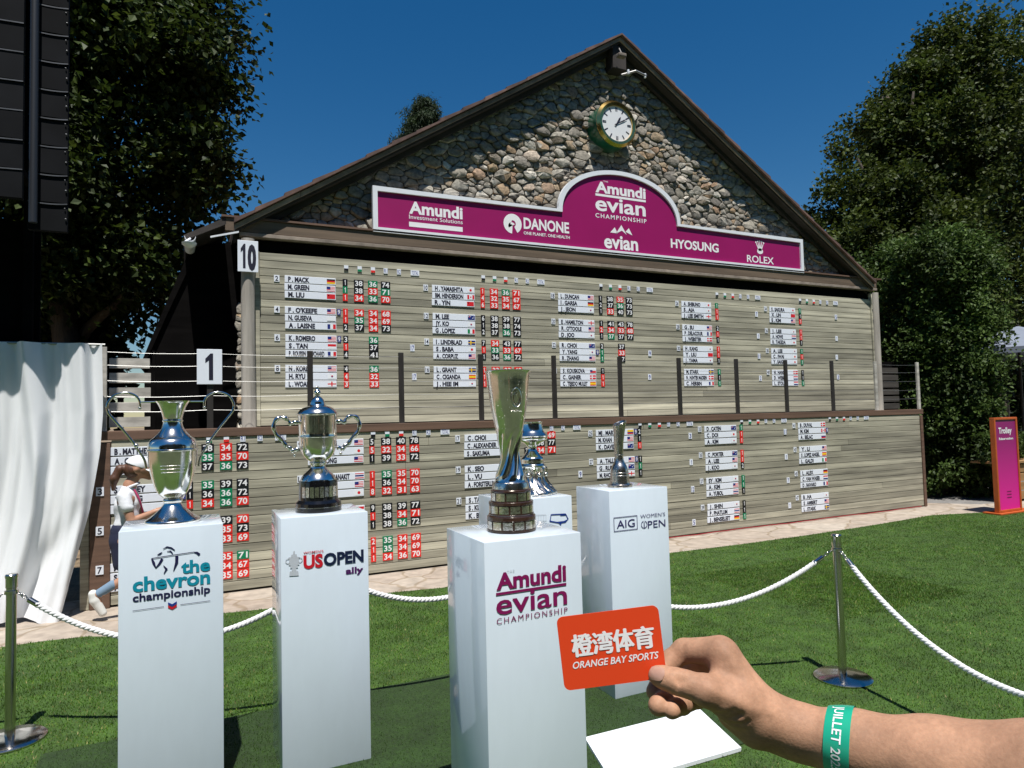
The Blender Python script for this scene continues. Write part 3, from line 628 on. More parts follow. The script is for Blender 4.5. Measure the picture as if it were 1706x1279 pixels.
def tile(name, x0, x1, z0, z1, y, m, txt, tm, label, cat, group, bold=.02):
    b = MB(); b.box(x0, x1, y-.009, y-.001, z0, z1); o = tag(b.build(name, m), label, cat, group)
    if txt:
        b = MB(); Plane((0, y-.009, 0), (1, 0, 0), (0, 0, 1)).text(b, txt, x0+(x1-x0)*(.12 if len(txt) > 1 else .40 if txt == '1' else .22), x1-(x1-x0)*(.12 if len(txt) > 1 else .40 if txt == '1' else .22), z0+(z1-z0)*.14, z1-(z1-z0)*.14, bold=bold, d=.0012)
        b.build('digits', tm, o)
    return o
CN_ = {'K': 'black', 'R': 'red', 'G': 'green'}
def plates(board, y, x0s, wid, zrows, pitch, names, scores, grpno, thru, tz):
    for ci, col in enumerate(names):
        X0 = x0s[ci]
        for g, trio in enumerate(col):
            if not trio: continue
            gz = zrows[g]
            no = grpno(ci, g)
            if not (board == 'lower' and ci == 0):
                tile('start_number', X0-.125, X0-.06, gz-.042, gz+.040, y, M['plate'], no, M['ink'], f'small white tile numbered {no} beside the {ORD[g]} trio, {ORD[ci]} column, {board} board', 'number tile', 'group number tiles on the boards')
            for r, (nm, fl) in enumerate(trio):
                z = gz-r*pitch; dx = -.003*r*(1 if ci else 0)+random.uniform(-.004, .004)
                b = MB(); b.box(X0+dx, X0+dx+wid, y-.012, y-.001, z-.044, z+.043, .003)
                o = tag(b.build('name_plate', M['plate']), f'white name plate with {FLAGN[fl]} flag, {ROWN[r]} of {ORD[g]} trio, {ORD[ci]} column, {board} board', 'name plate', 'name plates on the scoreboards')
                b = MB(); L_ = min(.43, .031*len(nm)+.01); Plane((0, y-.012, 0), (1, 0, 0), (0, 0, 1)).text(b, nm, X0+dx+.04, X0+dx+.04+L_, z-.031, z+.031, bold=.05, d=.0012); b.build('lettering', M['ink'], o)
                flag(fl, X0+dx+wid-.112, X0+dx+wid-.008, z-.031, z+.029, y-.0135, o)
                sc_ = scores.get((ci, g, r), '')
                for k, t in enumerate(sc_.split()):
                    if t == '-': continue
                    cc = t[-1]; tx = t[:-1]; u = (.715, .86, 1.045, 1.215)[k] if len(tx) == 2 else .715; ww = .125 if len(tx) == 2 else .062
                    u = u if len(tx) == 2 or k == 0 else (.715, .86, 1.045, 1.215)[k]
                    tile('score_tile', X0+u, X0+u+ww, z-.046, z+.045, y, M[{'K': 'black', 'R': 'red', 'G': 'green'}[cc]], tx, M['letter_white'],
                         f'{CN_[cc]} score tile {tx}, {ORD[k]} score, {ROWN[r]} of {ORD[g]} trio, {ORD[ci]} column, {board} board', 'score tile', 'score tiles on the scoreboards')
                if (ci, g, r) in thru:
                    tile('hole_tile', X0+wid+.015, X0+wid+.06, z-.04, z+.038, y, M['blueink'], '9', M['letter_white'], f'small navy tile beside the {ROWN[r]} plate of {ORD[g]} trio, {ORD[ci]} column, {board} board', 'tile', 'navy tiles beside name plates')
        hz = tz
        for k, (u, mm, t) in enumerate(((.75, 'black', ''), (.925, 'green', ''), (1.10, 'red', ''), (1.27, 'plate', 'R1'), (1.45, 'plate', 'R2'), (1.64, 'plate', 'TOTAL'))):
            ww = .055 if k < 5 else .12; x = X0+u-.015
            if mm == 'plate': o = tile('header_tile', x, x+ww, hz-.035, hz+.035, y, M['plate'], t, M['blueink'], f'small white heading tile {t} over the {ORD[ci]} column of the {board} board', 'heading tile', 'heading tiles over the score columns', bold=.0)
            else:
                o = tile('header_tile', x, x+ww, hz-.035, hz+.035, y, M['plate'], '', None, f'small heading tile, white over {mm}, over the {ORD[ci]} column of the {board} board', 'heading tile', 'heading tiles over the score columns')
                b = MB(); b.box(x, x+ww, y-.0105, y-.0095, hz-.035, hz-.005); b.build('colour_band', M[mm], o)
U = [[[('P . MACK', 'DE'), ('M. GREEN', 'US'), ('M. LIU', 'CN')], [("F . O'KEEFE", 'US'), ('N. GUSEVA', 'NO'), ('A . LAISNE', 'FR')], [('K . ROMERO', 'US'), ('S . TAN', 'SG'), ('P . ROUSSIN BOUCHARD', 'FR')], [('N . KORDA', 'US'), ('H. RYU', 'KR'), ('L . WOAD', 'EN')]],
 [[('H . YAMASHITA', 'JP'), ('BM. HENDERSON', 'CA'), ('R . YIN', 'CN')], [('M. LEE', 'AU'), ('JY. KO', 'KR'), ('G . LOPEZ', 'MX')], [('I . LINDBLAD', 'SE'), ('S . BABA', 'JP'), ('A . CORPUZ', 'US')], [('L . GRANT', 'SE'), ('C . CIGANDA', 'ES'), ('J . HEE IM', 'KR')]],
 [[('L . DUNCAN', 'US'), ('I . GARSA', 'DE'), ('J . JEON', 'KR')], [('E . HAMILTON', 'EN'), ("R . O'TOOLE", 'US'), ('D . JOO', 'KR')], [('R . CHOI', 'AU'), ('Y . YANG', 'KR'), ('R . ZHANG', 'US')], [('S . KOUSKOVA', 'CZ'), ('C . GAINER', 'DK'), ('C . TEJEDO MULET', 'ES')]],
 [[('A . SHIBUNO', 'JP'), ('S . AIA', 'KR'), ('J . LEE SMITH', 'EN')], [('G . SU', 'US'), ('P . DELACOUR', 'FR'), ('J . WEBSTER', 'DK')], [('H . KANG', 'KR'), ('Y . LIU', 'CN'), ('J . YAMA', 'KR')], [('M. STARK', 'SE'), ('N . HUNTER MADSEN', 'DK'), ('C . HERBIN', 'FR')]],
 [[('S . SAKURA', 'JP'), ('X . LIN', 'CN'), ('E . KIM', 'US')], [('J . LEE', 'KR'), ('A . HOWE', 'NL'), ('R . TAKEDA', 'JP')], [('A . LEE', 'KR'), ('C . IWAI', 'JP'), ('Y . SAIGO', 'JP')], [('N . HANSEN', 'DK'), ('D . WEBER', 'NL'), ('L . STOUT', 'NL')]]]
US_ = {(0, 0, 0): '1K 38K 36G 74K', (0, 0, 1): '1G 38K 33R 71G', (0, 0, 2): '1R 34R 36G 70R', (0, 1, 0): '1R 34R 34R 68R', (0, 1, 1): '1R 35G 34R 69R', (0, 1, 2): '2K 37K 34R 73K', (0, 2, 0): '3K - 36G', (0, 2, 1): '1R - 37K', (0, 2, 2): '4K - 41K', (0, 3, 0): '4K - 36G', (0, 3, 1): '4R - 32R', (0, 3, 2): '3R - 33R',
 (1, 0, 0): '1R 34R 36G 71R', (1, 0, 1): '4R 32R 35R 67R', (1, 0, 2): '6R 33R 34R 67R', (1, 1, 0): '6K 38K 39K 77K', (1, 1, 1): '1K 38K 38K 74K', (1, 1, 2): '2K 37K 36G 73K', (1, 2, 0): '7K 34R 43K 77K', (1, 2, 1): '1R 33G 33R 67R', (1, 2, 2): '1K 36K 36G 72K', (1, 3, 0): '1R 33R 33R 68R', (1, 3, 1): '1R', (1, 3, 2): '1R',
 (2, 0, 0): '1K 38K 35R 73K', (2, 0, 1): '2K 37K 36G 73K', (2, 0, 2): '1K 33R 40K 73K', (2, 1, 0): '1K 41K 43K 78K', (2, 1, 1): '2R 34R 33R 68R', (2, 1, 2): '1K 37G 37K 77K', (2, 2, 0): '2K - 37K', (2, 2, 1): '1G - 33R', (2, 2, 2): '1G - 37K', (2, 3, 0): '1K', (2, 3, 1): '1R', (2, 3, 2): '1R'}
for ci, ss in ((3, 'G R R 2K R 1K R R K G K G'), (4, 'G K R R R K G R G K K G')):
    for i, t in enumerate(ss.split()): US_[(ci, i//3, i % 3)] = t if len(t) == 2 else '1'+t
plates('upper', UY, [1.09, 3.015, 4.985, 7.30, 9.25], .625, [3.633, 3.247, 2.896, 2.516], .0965, U, US_, lambda c, g: str(2*(c*4+g)+2), {(0, 1, 0), (0, 2, 0), (2, 2, 1)}, 3.822)
Ln = [[[('B . MATTHEWS', 'US'), ('A . COSTA', 'DE'), ('E . SZO', 'US')], [('S . BRUEY', 'US'), ('J . KANG', 'KR'), ('M. SONG', 'CN')], [('L . DIAZ', 'MX'), ('N . KOGA', 'JP'), ('C . HULT', 'EN')], [('MA . YIN', 'CN'), ('S . PARK', 'KR'), ('A . FURUE', 'JP')]],
 [[('E . EWING', 'US'), ('N . HATA', 'JP'), ('A . VUONG', 'US')], [('J . THIANTHANAKIT', 'TH'), ('L . COUGH', 'US'), ('M . SASO', 'JP')], [('P . TAN', 'SG'), ('S . KYRI', 'CZ'), ('G . DRYB', 'EN')], [('M . MEYER', 'US'), ('A . BUHAI', 'CO'), ('J . KUPCHO', 'US')]],
 [[('C . CHOI', 'KR'), ('C . ALEXANDER', 'US'), ('S . SAKUMA', 'JP')], [('K . SEO', 'KR'), ('L . VU', 'US'), ('A . FORSTERLING', 'DE')], [('S . TAKEDA', 'JP'), ('S . KUSKA', 'US'), ('K . BELL', 'US')], []],
 [[('MJ . MART', 'CO'), ('M. KHAN', 'US'), ('K . DAVID', 'AU')], [('A . TALLEY', 'US'), ('G . RUFFELS', 'AU'), ('M. RHODE', 'EN')], [], []],
 [[('D . CATEN', 'AU'), ('C . DOI', 'JP'), ('A . KIM', 'KR')], [('C . PORTER', 'AU'), ('A . LEE', 'US'), ('J . KOO', 'KR')], [('SY . KIM', 'KR'), ('A . KIM', 'US'), ('A . YUBOL', 'TH')], [('J . SHIN', 'KR'), ('P . PHATLUM', 'TH'), ('J . BENSELEIT', 'DE')]],
 [[('B . DUVAL', 'DK'), ('M. KIM', 'CA'), ('A . BELAC', 'SI')], [('Y . LI', 'US'), ('S . LOPEZ ANGEL', 'ES'), ('L . GALDI', 'IT')], [('L . ALEX', 'DE'), ('C . VAN WASER', 'NL'), ('D . NAVARO', 'FR')], [('B . HA', 'KR'), ('S . AMBERT', 'US'), ('L . STARK', 'SE')]]]
LS = {(0, 0, 0): '2K 38K 34R 72K', (0, 0, 1): '1R 35G 35R 70R', (0, 0, 2): '1K 37K 36G 73K', (0, 1, 0): '3K 35G 39K 74K', (0, 1, 1): '1K 36K 36G 72K', (0, 1, 2): '1R 34R 36G 70R', (0, 2, 0): '- - 39K 70R', (0, 2, 1): '- - 35R 73K', (0, 2, 2): '- - 33R 69R', (0, 3, 0): '- - 35R 71G', (0, 3, 1): '- - 34R 67R', (0, 3, 2): '- - 35R 69R',
 (1, 0, 0): '5K 38K 40K 78K', (1, 0, 1): '5R 32R 34R 66R', (1, 0, 2): '1K 39K 33R 72K', (1, 1, 0): '1R 35G 35R 70R', (1, 1, 1): '1R 36K 34R 70R', (1, 1, 2): '8R 32R 31R 63R', (1, 2, 0): '9K 38K 39K 77K', (1, 2, 1): '1R 38K 34R 71R', (1, 2, 2): '1K 38K 36G 72K', (1, 3, 0): '2R 35G 34R 69R', (1, 3, 1): '1R 35G 34R 69R', (1, 3, 2): '1R 34R 36R 70R',
 (2, 0, 0): '- - - 69R', (2, 0, 1): '- - 38K 77K', (2, 0, 2): '6R 37K 34R 71R', (3, 0, 0): '2K', (3, 0, 1): '1K', (3, 0, 2): '1R', (3, 1, 0): '1K', (3, 1, 1): '1G', (3, 1, 2): '1K'}
for i, t in enumerate('G R R R R 2K G G K K K G'.split()): LS[(4, i//3, i % 3)] = t if len(t) == 2 else '1'+t
plates('lower', LY, [-.725, 1.265, 3.21, 5.205, 7.17, 9.17], .645, [1.590, 1.192, .795, .398], .1, Ln, LS, lambda c, g: str(2*(c*4+g)+1), {(0, 1, 1), (3, 0, 0), (3, 1, 0), (5, 0, 1)}, 1.682)
for board, y, L_ in (('upper', UY, ((2.72, 2.805, '17'), (2.74, 2.418, '17'), (6.63, 2.802, '9'), (6.61, 2.426, '9'), (8.94, 3.528, '7'), (8.96, 3.147, '1'), (8.96, 2.795, '11'), (8.97, 2.412, '2'), (10.93, 3.56, '5'), (10.92, 3.158, '1'), (10.90, 2.808, '1'), (10.91, 2.438, '3'))),
                    ('lower', LY, ((4.93, 1.03, '9'), (6.89, 1.494, '3'), (6.89, 1.095, '1'), (6.90, .687, '12'), (6.90, .188, '5'), (8.87, 1.492, '11'), (8.87, 1.082, '1'), (8.89, .697, '7'), (8.90, .287, '1')))):
    for i, (x, z, t) in enumerate(L_):
        rowname = 'upper middle lower bottom'.split()[min(3, int((max(q[1] for q in L_ if abs(q[0]-x) < .3)-z)/.3))]
        k = sum(1 for q in sorted(set(round(q[0]) for q in L_)) if q < round(x))
        tile('hole_tile', x-.03, x+.03, z-.045, z+.045, y, M['plate'], t, M['blueink'], f'small white tile reading {t}, {rowname} one in {ORD[k]} gap between columns, {board} board', 'number tile', 'single number tiles between the columns')
for z, t in ((1.189, '3'), (.789, '5'), (.394, '7')):
    tile('start_number', -.845, -.775, z-.045, z+.045, LY-.03, M['plate'], t, M['ink'], f'small white tile numbered {t} on the brown side post of the lower board', 'number tile', 'number tiles on the side post')
# ------------------------------------------------------------------ pedestals
M['teal'] = mat('teal_ink', lin(0, 140, 165), .5); M['navy'] = mat('navy_ink', lin(25, 22, 70), .5); M['usred'] = mat('red_ink', lin(200, 20, 40), .5); M['usnavy'] = mat('deep_navy_ink', lin(8, 25, 60), .5)
M['purple'] = mat('purple_ink', lin(75, 10, 90), .5); M['plum'] = mat('plum_ink', lin(130, 8, 85), .5); M['greyink'] = mat('pale_grey_ink', lin(190, 196, 204), .5); M['aig'] = mat('indigo_ink', lin(45, 35, 95), .5); M['kblue'] = mat('cobalt_ink', lin(25, 55, 140), .5)
PH = 1.345
def pedestal(x0, x1, y0, y1, label):
    o = thing('pedestal', label, 'pedestal', ((x0+x1)/2, y0, 0), 'white trophy pedestals'); b = MB(); b.box(x0, x1, y0, y1, .004, PH, .004); b.build('body', M['pedestal'], o, smooth=30); return o
FY = 3.78
chev = pedestal(-.30, .162, FY, FY+.42, 'white gloss pedestal with teal lettering and golfer mark, under the two-handled urn')
usop = pedestal(.44, .903, FY, FY+.42, 'white gloss pedestal with red and navy lettering, under the lidded cup')
kp = pedestal(1.725, 2.19, FY-.04, FY+.38, 'white gloss pedestal mostly hidden, with a blue outline mark')
aig = pedestal(2.497, 2.974, FY, FY+.42, 'white gloss pedestal with thin indigo lettering in a box, under the slim slanted vase')
amu = pedestal(1.078, 1.533, 2.55, 2.99, 'white gloss pedestal with plum lettering, nearest of the five, under the tall fluted cup')
zc = lambda x, y: (180+.3274*x, 860+.3274*y)
P = Px(FY-.0005)
def let(parent, m, fn):
    b = MB(); fn(b); return b.build('lettering', m, parent)
def tz(P, b, f, t, x0, x1, yb, yt, **k):
    a = f(x0, yb); c = f(x1, yb); e = f(x0, yt); P.text(b, t, a[0], c[0], a[1], e[1], **k)
def chev_teal(b):
    tz(P, b, zc, 'the', 372, 520, 289, 226, bold=.03); tz(P, b, zc, 'chevron', 125, 520, 384, 312, bold=.03)
let(chev, M['teal'], chev_teal)
def st(b, P, f, L, w): P.P.stroke(b, [P.uv(*f(*q)) for q in L], w)
def chev_navy(b):
    tz(P, b, zc, 'championship', 125, 520, 435, 396, bold=.025)
    st(b, P, zc, [(222, 214), (330, 197), (440, 181)], .004); st(b, P, zc, [(438, 182), (452, 184), (466, 195)], [.004, .010, .012])
    st(b, P, zc, [(222, 214), (232, 236), (243, 262)], [.006, .012, .004]); st(b, P, zc, [(243, 262), (262, 240), (276, 215)], [.004, .010, .012])
    st(b, P, zc, [(250, 197), (264, 190), (276, 182)], [.003, .008, .003]); st(b, P, zc, [(280, 166), (300, 155), (322, 160), (340, 172)], [.003, .007, .007, .004])
    st(b, P, zc, [(300, 178), (318, 176), (330, 190)], [.003, .007, .004]); st(b, P, zc, [(350, 200), (349, 235), (333, 278)], [.014, .014, .003]); st(b, P, zc, [(282, 250), (298, 268), (284, 292)], [.003, .011, .003])
    st(b, P, zc, [(125, 481), (284, 459)], .0025); st(b, P, zc, [(368, 449), (520, 429)], .0025)
let(chev, M['navy'], chev_navy)
def emb(y): return [P.uv(*zc(a, c)) for a, c in ((305, 440+y), (327, 449+y), (350, 434+y), (350, 446+y), (327, 461+y), (305, 452+y))]
b = MB(); P.P.poly(b, emb(-3)[::-1]); b.build('emblem', M['kblue'], chev); b = MB(); P.P.poly(b, emb(13)[::-1]); b.build('emblem', M['usred'], chev)
zu = lambda x, y: (440+.3275*x, 860+.3275*y)
def us_red(b): tz(P, b, zu, "WOMEN'S", 200, 302, 192, 180, bold=.01); tz(P, b, zu, 'US', 200, 300, 265, 198, bold=.045)
def us_navy(b): tz(P, b, zu, 'OPEN', 303, 507, 250, 188, bold=.045)
let(usop, M['usred'], us_red); let(usop, M['usnavy'], us_navy); let(usop, M['purple'], lambda b: tz(P, b, zu, 'ally', 415, 505, 293, 262, bold=.035))
b = MB()
for hw_, yy0, yy1 in ((24, 304, 280), (12, 280, 265), (20, 265, 250), (27, 250, 215), (30, 215, 208), (16, 208, 195), (5, 195, 178)):
    P.P.poly(b, [P.uv(*zu(152-hw_, yy0)), P.uv(*zu(152+hw_, yy0-3)), P.uv(*zu(152+hw_*.9, yy1-3)), P.uv(*zu(152-hw_*.9, yy1))])
P.P.ring(b, P.uv(*zu(122, 228)), .010, .014, 60, 300); P.P.ring(b, P.uv(*zu(182, 222)), .010, .014, -120, 120)
b.build('emblem', M['greyink'], usop)
P2 = Px(2.5495); za_ = lambda x, y: (730+.312*x, 880+.312*y)
def am(b):
    tz(P2, b, za_, 'Amundi', 310, 685, 328, 240, bold=.035); P2.rect(b, *[za_(308, 0)[0], za_(685, 0)[0], za_(0, 359)[1], za_(0, 345)[1]])
    tz(P2, b, za_, 'evian', 310, 690, 463, 372, bold=.012, top=.56); tz(P2, b, za_, 'CHAMPIONSHIP', 312, 692, 513, 482, spacing=1.3)
let(amu, M['plum'], am); let(amu, M['greyink'], lambda b: tz(P2, b, za_, 'THE', 367, 407, 236, 222, spacing=1.3))
zg = lambda x, y: (940+.1797*x, 690+.1797*y)
def ai(b):
    tz(P, b, zg, 'AIG', 487, 655, 1058, 985, bold=.004); tz(P, b, zg, "WOMEN'S", 705, 935, 965, 930, bold=-.006); tz(P, b, zg, 'PEN', 775, 938, 1056, 990, bold=.0)
    u0, v0 = P.uv(*zg(460, 1090)); u1, _ = P.uv(*zg(680, 1070)); _, v1 = P.uv(*zg(460, 957)); t = .0045
    P.P.rect(b, u0, u1, v0, v0+t); P.P.rect(b, u0, u1, v1-t, v1); P.P.rect(b, u0, u0+t, v0+t, v1-t); P.P.rect(b, u1-t, u1, v0+t, v1-t)
    c = P.uv(*zg(740, 1022)); P.P.ring(b, c, .021, .0255, 100, 440); P.P.stroke(b, [(c[0], c[1]-.022), (c[0], c[1]+.004)], .007); P.P.ring(b, (c[0], c[1]+.010), 0, .0045, n=10)
let(aig, M['aig'], ai)
def faint(b): tz(P, b, zg, 'PRESENTED BY', 580, 840, 1112, 1098); tz(P, b, zg, 'AIG', 690, 800, 1150, 1136)
P3 = Px(FY-.0405); zk = lambda x, y: (740+.2347*x, 600+.2347*y)
def kk(b):
    for L in ([(758, 1095), (862, 1090)], [(758, 1095), (752, 1138)], [(862, 1092), (880, 1128)]): P3.P.stroke(b, [P3.uv(*zk(*q)) for q in L], .006)
    P3.P.poly(b, [P3.uv(*zk(*q)) for q in ((744, 1136), (800, 1146), (850, 1140), (882, 1124), (862, 1150), (832, 1156), (828, 1172), (812, 1156), (750, 1146))][::-1])
    P3.P.poly(b, [P3.uv(*zk(*q)) for q in ((822, 1094), (862, 1091), (866, 1100), (824, 1103))][::-1])
let(kp, M['kblue'], kk)
b = MB()
for xx in (650, 668, 686, 704, 722): P3.P.stroke(b, [P3.uv(*zk(xx, 1098)), P3.uv(*zk(xx, 1142))], .0025)
for yy in (1098, 1142): P3.P.stroke(b, [P3.uv(*zk(640, yy)), P3.uv(*zk(724, yy-3))], .0025)
b.build('emblem', M['greyink'], kp)

# ------------------------------------------------------------------ trophies
def smoothprof(pr, k=3):
    """Catmull-Rom through profile points; repeated points keep a crease"""
    out = []; n = len(pr)
    for i in range(n-1):
        p0, p1, p2, p3 = (Vector(pr[max(0, min(n-1, i+d))]) for d in (-1, 0, 1, 2))
        for j in range(k):
            t = j/k; q = .5*((2*p1)+(p2-p0)*t+(2*p0-5*p1+4*p2-p3)*t*t+(3*p1-p0-3*p2+p3)*t**3); out.append((max(.001, q.x), q.y))
    return out+[tuple(pr[-1])]
def curve3(pts, k=6):
    out = []; n = len(pts)
    for i in range(n-1):
        p0, p1, p2, p3 = (Vector(pts[max(0, min(n-1, i+d))]) for d in (-1, 0, 1, 2))
        for j in range(k):
            t = j/k; out.append(.5*((2*p1)+(p2-p0)*t+(2*p0-5*p1+4*p2-p3)*t*t+(3*p1-p0-3*p2+p3)*t**3))
    return out+[Vector(pts[-1])]
def px_prof(L, y0, s): return [(h*s, (y0-y)*s) for y, h in L]
# two-handled urn
c1 = (-.07, 3.99, PH+.001); s = .000643*1.0
t1 = thing('trophy_urn', 'silver urn trophy with two tall hooked wire handles', 'trophy', c1)
b = MB(); b.lathe(smoothprof(px_prof([(1140, 204), (1132, 207), (1122, 207), (1112, 200), (1090, 165), (1060, 128), (1025, 92), (995, 70), (985, 66)], 1140, s)), c1, 56); b.lathe(smoothprof(px_prof([(985, 64), (972, 72), (960, 74), (948, 64)], 1140, s), 2), c1, 48); b.build('foot', M['chrome'], t1, smooth=35)
b = MB(); b.lathe(smoothprof(px_prof([(948, 62), (935, 78), (910, 104), (880, 122), (830, 141), (760, 160), (680, 175), (600, 183), (566, 186)], 1140, s)), c1, 56)
b.lathe(smoothprof(px_prof([(566, 186), (562, 192), (552, 192), (548, 186), (520, 184), (490, 174), (468, 160), (452, 138), (420, 108), (385, 84), (350, 73), (330, 70)], 1140, s)), c1, 56)
b.lathe(smoothprof(px_prof([(330, 70), (326, 76), (316, 76), (312, 71), (280, 76), (240, 87), (205, 100), (180, 113), (165, 126), (160, 132)], 1140, s)), c1, 56)
b.build('body', M['chrome'], t1, smooth=35)
for sg_ in (-1, 1):
    hp = [(190, 700), (200, 640), (222, 590), (262, 520), (300, 460), (352, 385), (410, 310), (455, 245), (462, 185), (430, 125), (380, 95), (318, 90), (262, 118), (238, 160), (236, 215)]
    pts = [(c1[0]+sg_*h*s, c1[1], c1[2]+(1140-y)*s) for h, y in hp]
    b = MB(); b.tube(curve3(pts, 5), .0062, 10); b.tube([(c1[0]+sg_*120*s, c1[1], c1[2]+976*s), (c1[0]+sg_*240*s, c1[1], c1[2]+975*s)], .004, 8)
    b.ball((c1[0]+sg_*262*s, c1[1], c1[2]+628*s), .012); b.ball((c1[0]+sg_*236*s, c1[1], c1[2]+925*s), .008)
    b.build('handle', M['chrome'], t1, smooth=40)
b = MB()
for k in range(9): b.tube([(c1[0]+math.cos(a)*.1135, c1[1]+math.sin(a)*.1135, c1[2]+.40-k*.017) for a in np.linspace(-2.2+.02*k, -.9-.02*k, 9)], .0013, 4)
b.build('engraving', M['silver'], t1)
# lidded two-handled cup
c2 = (.672, 3.99, PH+.001); s = .000676
t2 = thing('trophy_cup', 'silver lidded cup trophy with scroll handles on a round black plinth', 'trophy', c2)
pl = MB(); pl.lathe(px_prof([(1140, 183), (1136, 187), (1106, 188), (1102, 184)], 1140, s), c2, 56); pl.lathe(px_prof([(1098, 186), (1070, 184), (1052, 166), (1046, 160), (900, 157), (886, 154)], 1140, s), c2, 56); pl.build('plinth', M['blackgloss'], t2, smooth=35)
b = MB(); b.lathe(px_prof([(1103, 185), (1101, 189), (1098, 189), (1097, 185)], 1140, s), c2, 56); b.build('plinth_band', M['chrome'], t2, smooth=30)
for k in range(9):
    a = rad(-90-56+k*14); b = MB(); r_ = 161.5*s; w_ = .0095; p = Plane((c2[0]+r_*math.cos(a), c2[1]+r_*math.sin(a), c2[2]+(1140-975)*s), (-math.sin(a), math.cos(a), 0), (0, 0, 1))
    hh = .028 if k % 2 else .030; b.add([p.p(u, v, d) for d in (0, .002) for u, v in ((-w_*1.15, -hh), (w_*1.15, -hh), (w_*1.15, hh), (-w_*1.15, hh))], [(4, 5, 6, 7), (0, 1, 5, 4), (1, 2, 6, 5), (2, 3, 7, 6), (3, 0, 4, 7)]); b.build('name_shield', M['silver'], t2)
b = MB(); b.lathe(smoothprof(px_prof([(885, 146), (872, 142), (840, 122), (810, 92), (785, 66), (768, 60), (755, 62), (745, 70), (735, 70), (728, 64)], 1140, s)), c2, 56)
b.lathe(smoothprof(px_prof([(728, 64), (715, 84), (695, 108), (665, 130), (620, 146), (560, 152), (528, 154)], 1140, s)), c2, 56)
b.lathe(smoothprof(px_prof([(528, 154), (524, 161), (514, 161), (510, 154), (430, 157), (350, 160), (338, 162), (332, 174), (326, 174)], 1140, s)), c2, 56); b.build('bowl', M['chrome'], t2, smooth=35)
b = MB(); b.lathe(smoothprof(px_prof([(325, 165), (312, 158), (290, 140), (272, 108), (262, 76), (252, 64), (225, 58), (200, 45), (184, 26), (175, 16), (164, 24), (150, 30), (138, 26), (124, 13), (108, 8), (98, 10), (90, 4)], 1140, s)), c2, 48); b.build('lid', M['chrome'], t2, smooth=35)
for sg_ in (-1, 1):
    hp = [(158, 400), (190, 396), (222, 408), (238, 380), (270, 356), (318, 358), (350, 400), (352, 450), (325, 505), (282, 552), (256, 590), (232, 604), (205, 628), (160, 620)]
    b = MB(); pts = curve3([(c2[0]+sg_*h*s, c2[1], c2[2]+(1140-y)*s) for h, y in hp], 5)
    b.tube(pts, [.0095+.004*math.sin(i*.42)**2 for i in range(len(pts))], 10)
    for h, y, r_ in ((180, 400, .014), (222, 408, .011), (252, 590, .011), (205, 632, .016), (190, 672, .010), (298, 352, .010)): b.ball((c2[0]+sg_*h*s, c2[1], c2[2]+(1140-y)*s), r_*.9)
    b.build('handle', M['chrome'], t2, smooth=40)
b = MB(); b.v = []; a = rad(-86); p = Plane((c2[0]+.108*math.cos(a), c2[1]+.108*math.sin(a), c2[2]+(1140-440)*s), (-math.sin(a), math.cos(a), 0), (0, 0, 1)); p.ring(b, (0, 0), .013, .018, d=.002, sx=.8); p.ring(b, (0, 0), 0, .009, d=.002, sx=.8); b.build('medallion', M['silver'], t2)
# tall fluted cup in front
c3 = (1.305, 2.765, PH+.001); s = .000642
t3 = thing('trophy_chalice', 'tall silver flared cup trophy with twisted stem on tiered wooden base', 'trophy', c3)
b = MB(); 
for L in ([(1215, 165), (1212, 170), (1200, 170), (1198, 166)], [(1138, 166), (1134, 170), (1112, 168), (1104, 158)], [(1104, 156), (1096, 158), (1092, 152)], [(1034, 152), (1030, 156), (1014, 155), (1008, 142)], [(948, 139), (944, 142), (934, 140), (928, 130)]): b.lathe(px_prof(L, 1215, s), c3, 56)
b.build('base', M['darkwood'], t3, smooth=35)
for y1, y0, r_, n_ in ((1198, 1138, 168, 13), (1092, 1034, 154, 12), (1008, 948, 140, 11)):
    b = MB(); b.lathe(px_prof([(y1, r_-3), (y0, r_-4)], 1215, s), c3, 56, cap=False); b.build('tier', M['darkwood'], t3, smooth=35)
    b = MB()
    for k in range(n_):
        a0 = 2*math.pi*k/n_+.05; a1 = 2*math.pi*(k+1)/n_-.05+.02; tt = np.linspace(a0, a1, 6)
        v = [(c3[0]+r_*s*math.cos(a), c3[1]+r_*s*math.sin(a), c3[2]+(1215-z)*s) for z in (y1-4, y0+4) for a in tt]
        b.add(v, [(i, i+1, 7+i, 6+i) for i in range(5)])
    b.build('plaque_band', M['silver'], t3, smooth=True)
b = MB(); b.lathe(px_prof([(928, 126), (926, 130), (900, 127), (884, 122), (880, 116)], 1215, s), c3, 56); b.build('collar', M['silver'], t3, smooth=35)
prof = smoothprof(px_prof([(880, 112), (866, 104), (845, 94), (815, 83), (775, 72), (730, 63), (690, 60), (650, 64), (615, 72), (580, 81), (540, 91), (500, 100), (450, 110), (400, 120), (340, 130), (280, 138), (220, 145), (165, 151), (125, 157), (112, 161), (108, 163), (106, 157)], 1215, s), 4)
def twist(r, z, a):
    y = 1215-z/s; k = max(0, min(1, (872-y)/40))*max(0, min(1, (y-510)/120)); ph = a*7+(y*.034)
    return r*(1+k*.16*(abs(math.sin(ph/2*1.0))**.7*2-1))
b = MB(); b.lathe(prof, c3, 120, twist); b.build('cup', M['chrome'], t3, smooth=40)
b = MB(); a = rad(-93); zr = (1215-300)*s; rr_ = 136.5*s; p = Plane((c3[0]+rr_*math.cos(a), c3[1]+rr_*math.sin(a), c3[2]+zr), (-math.sin(a), math.cos(a), 0), (0.0*math.cos(a), 0, 1))
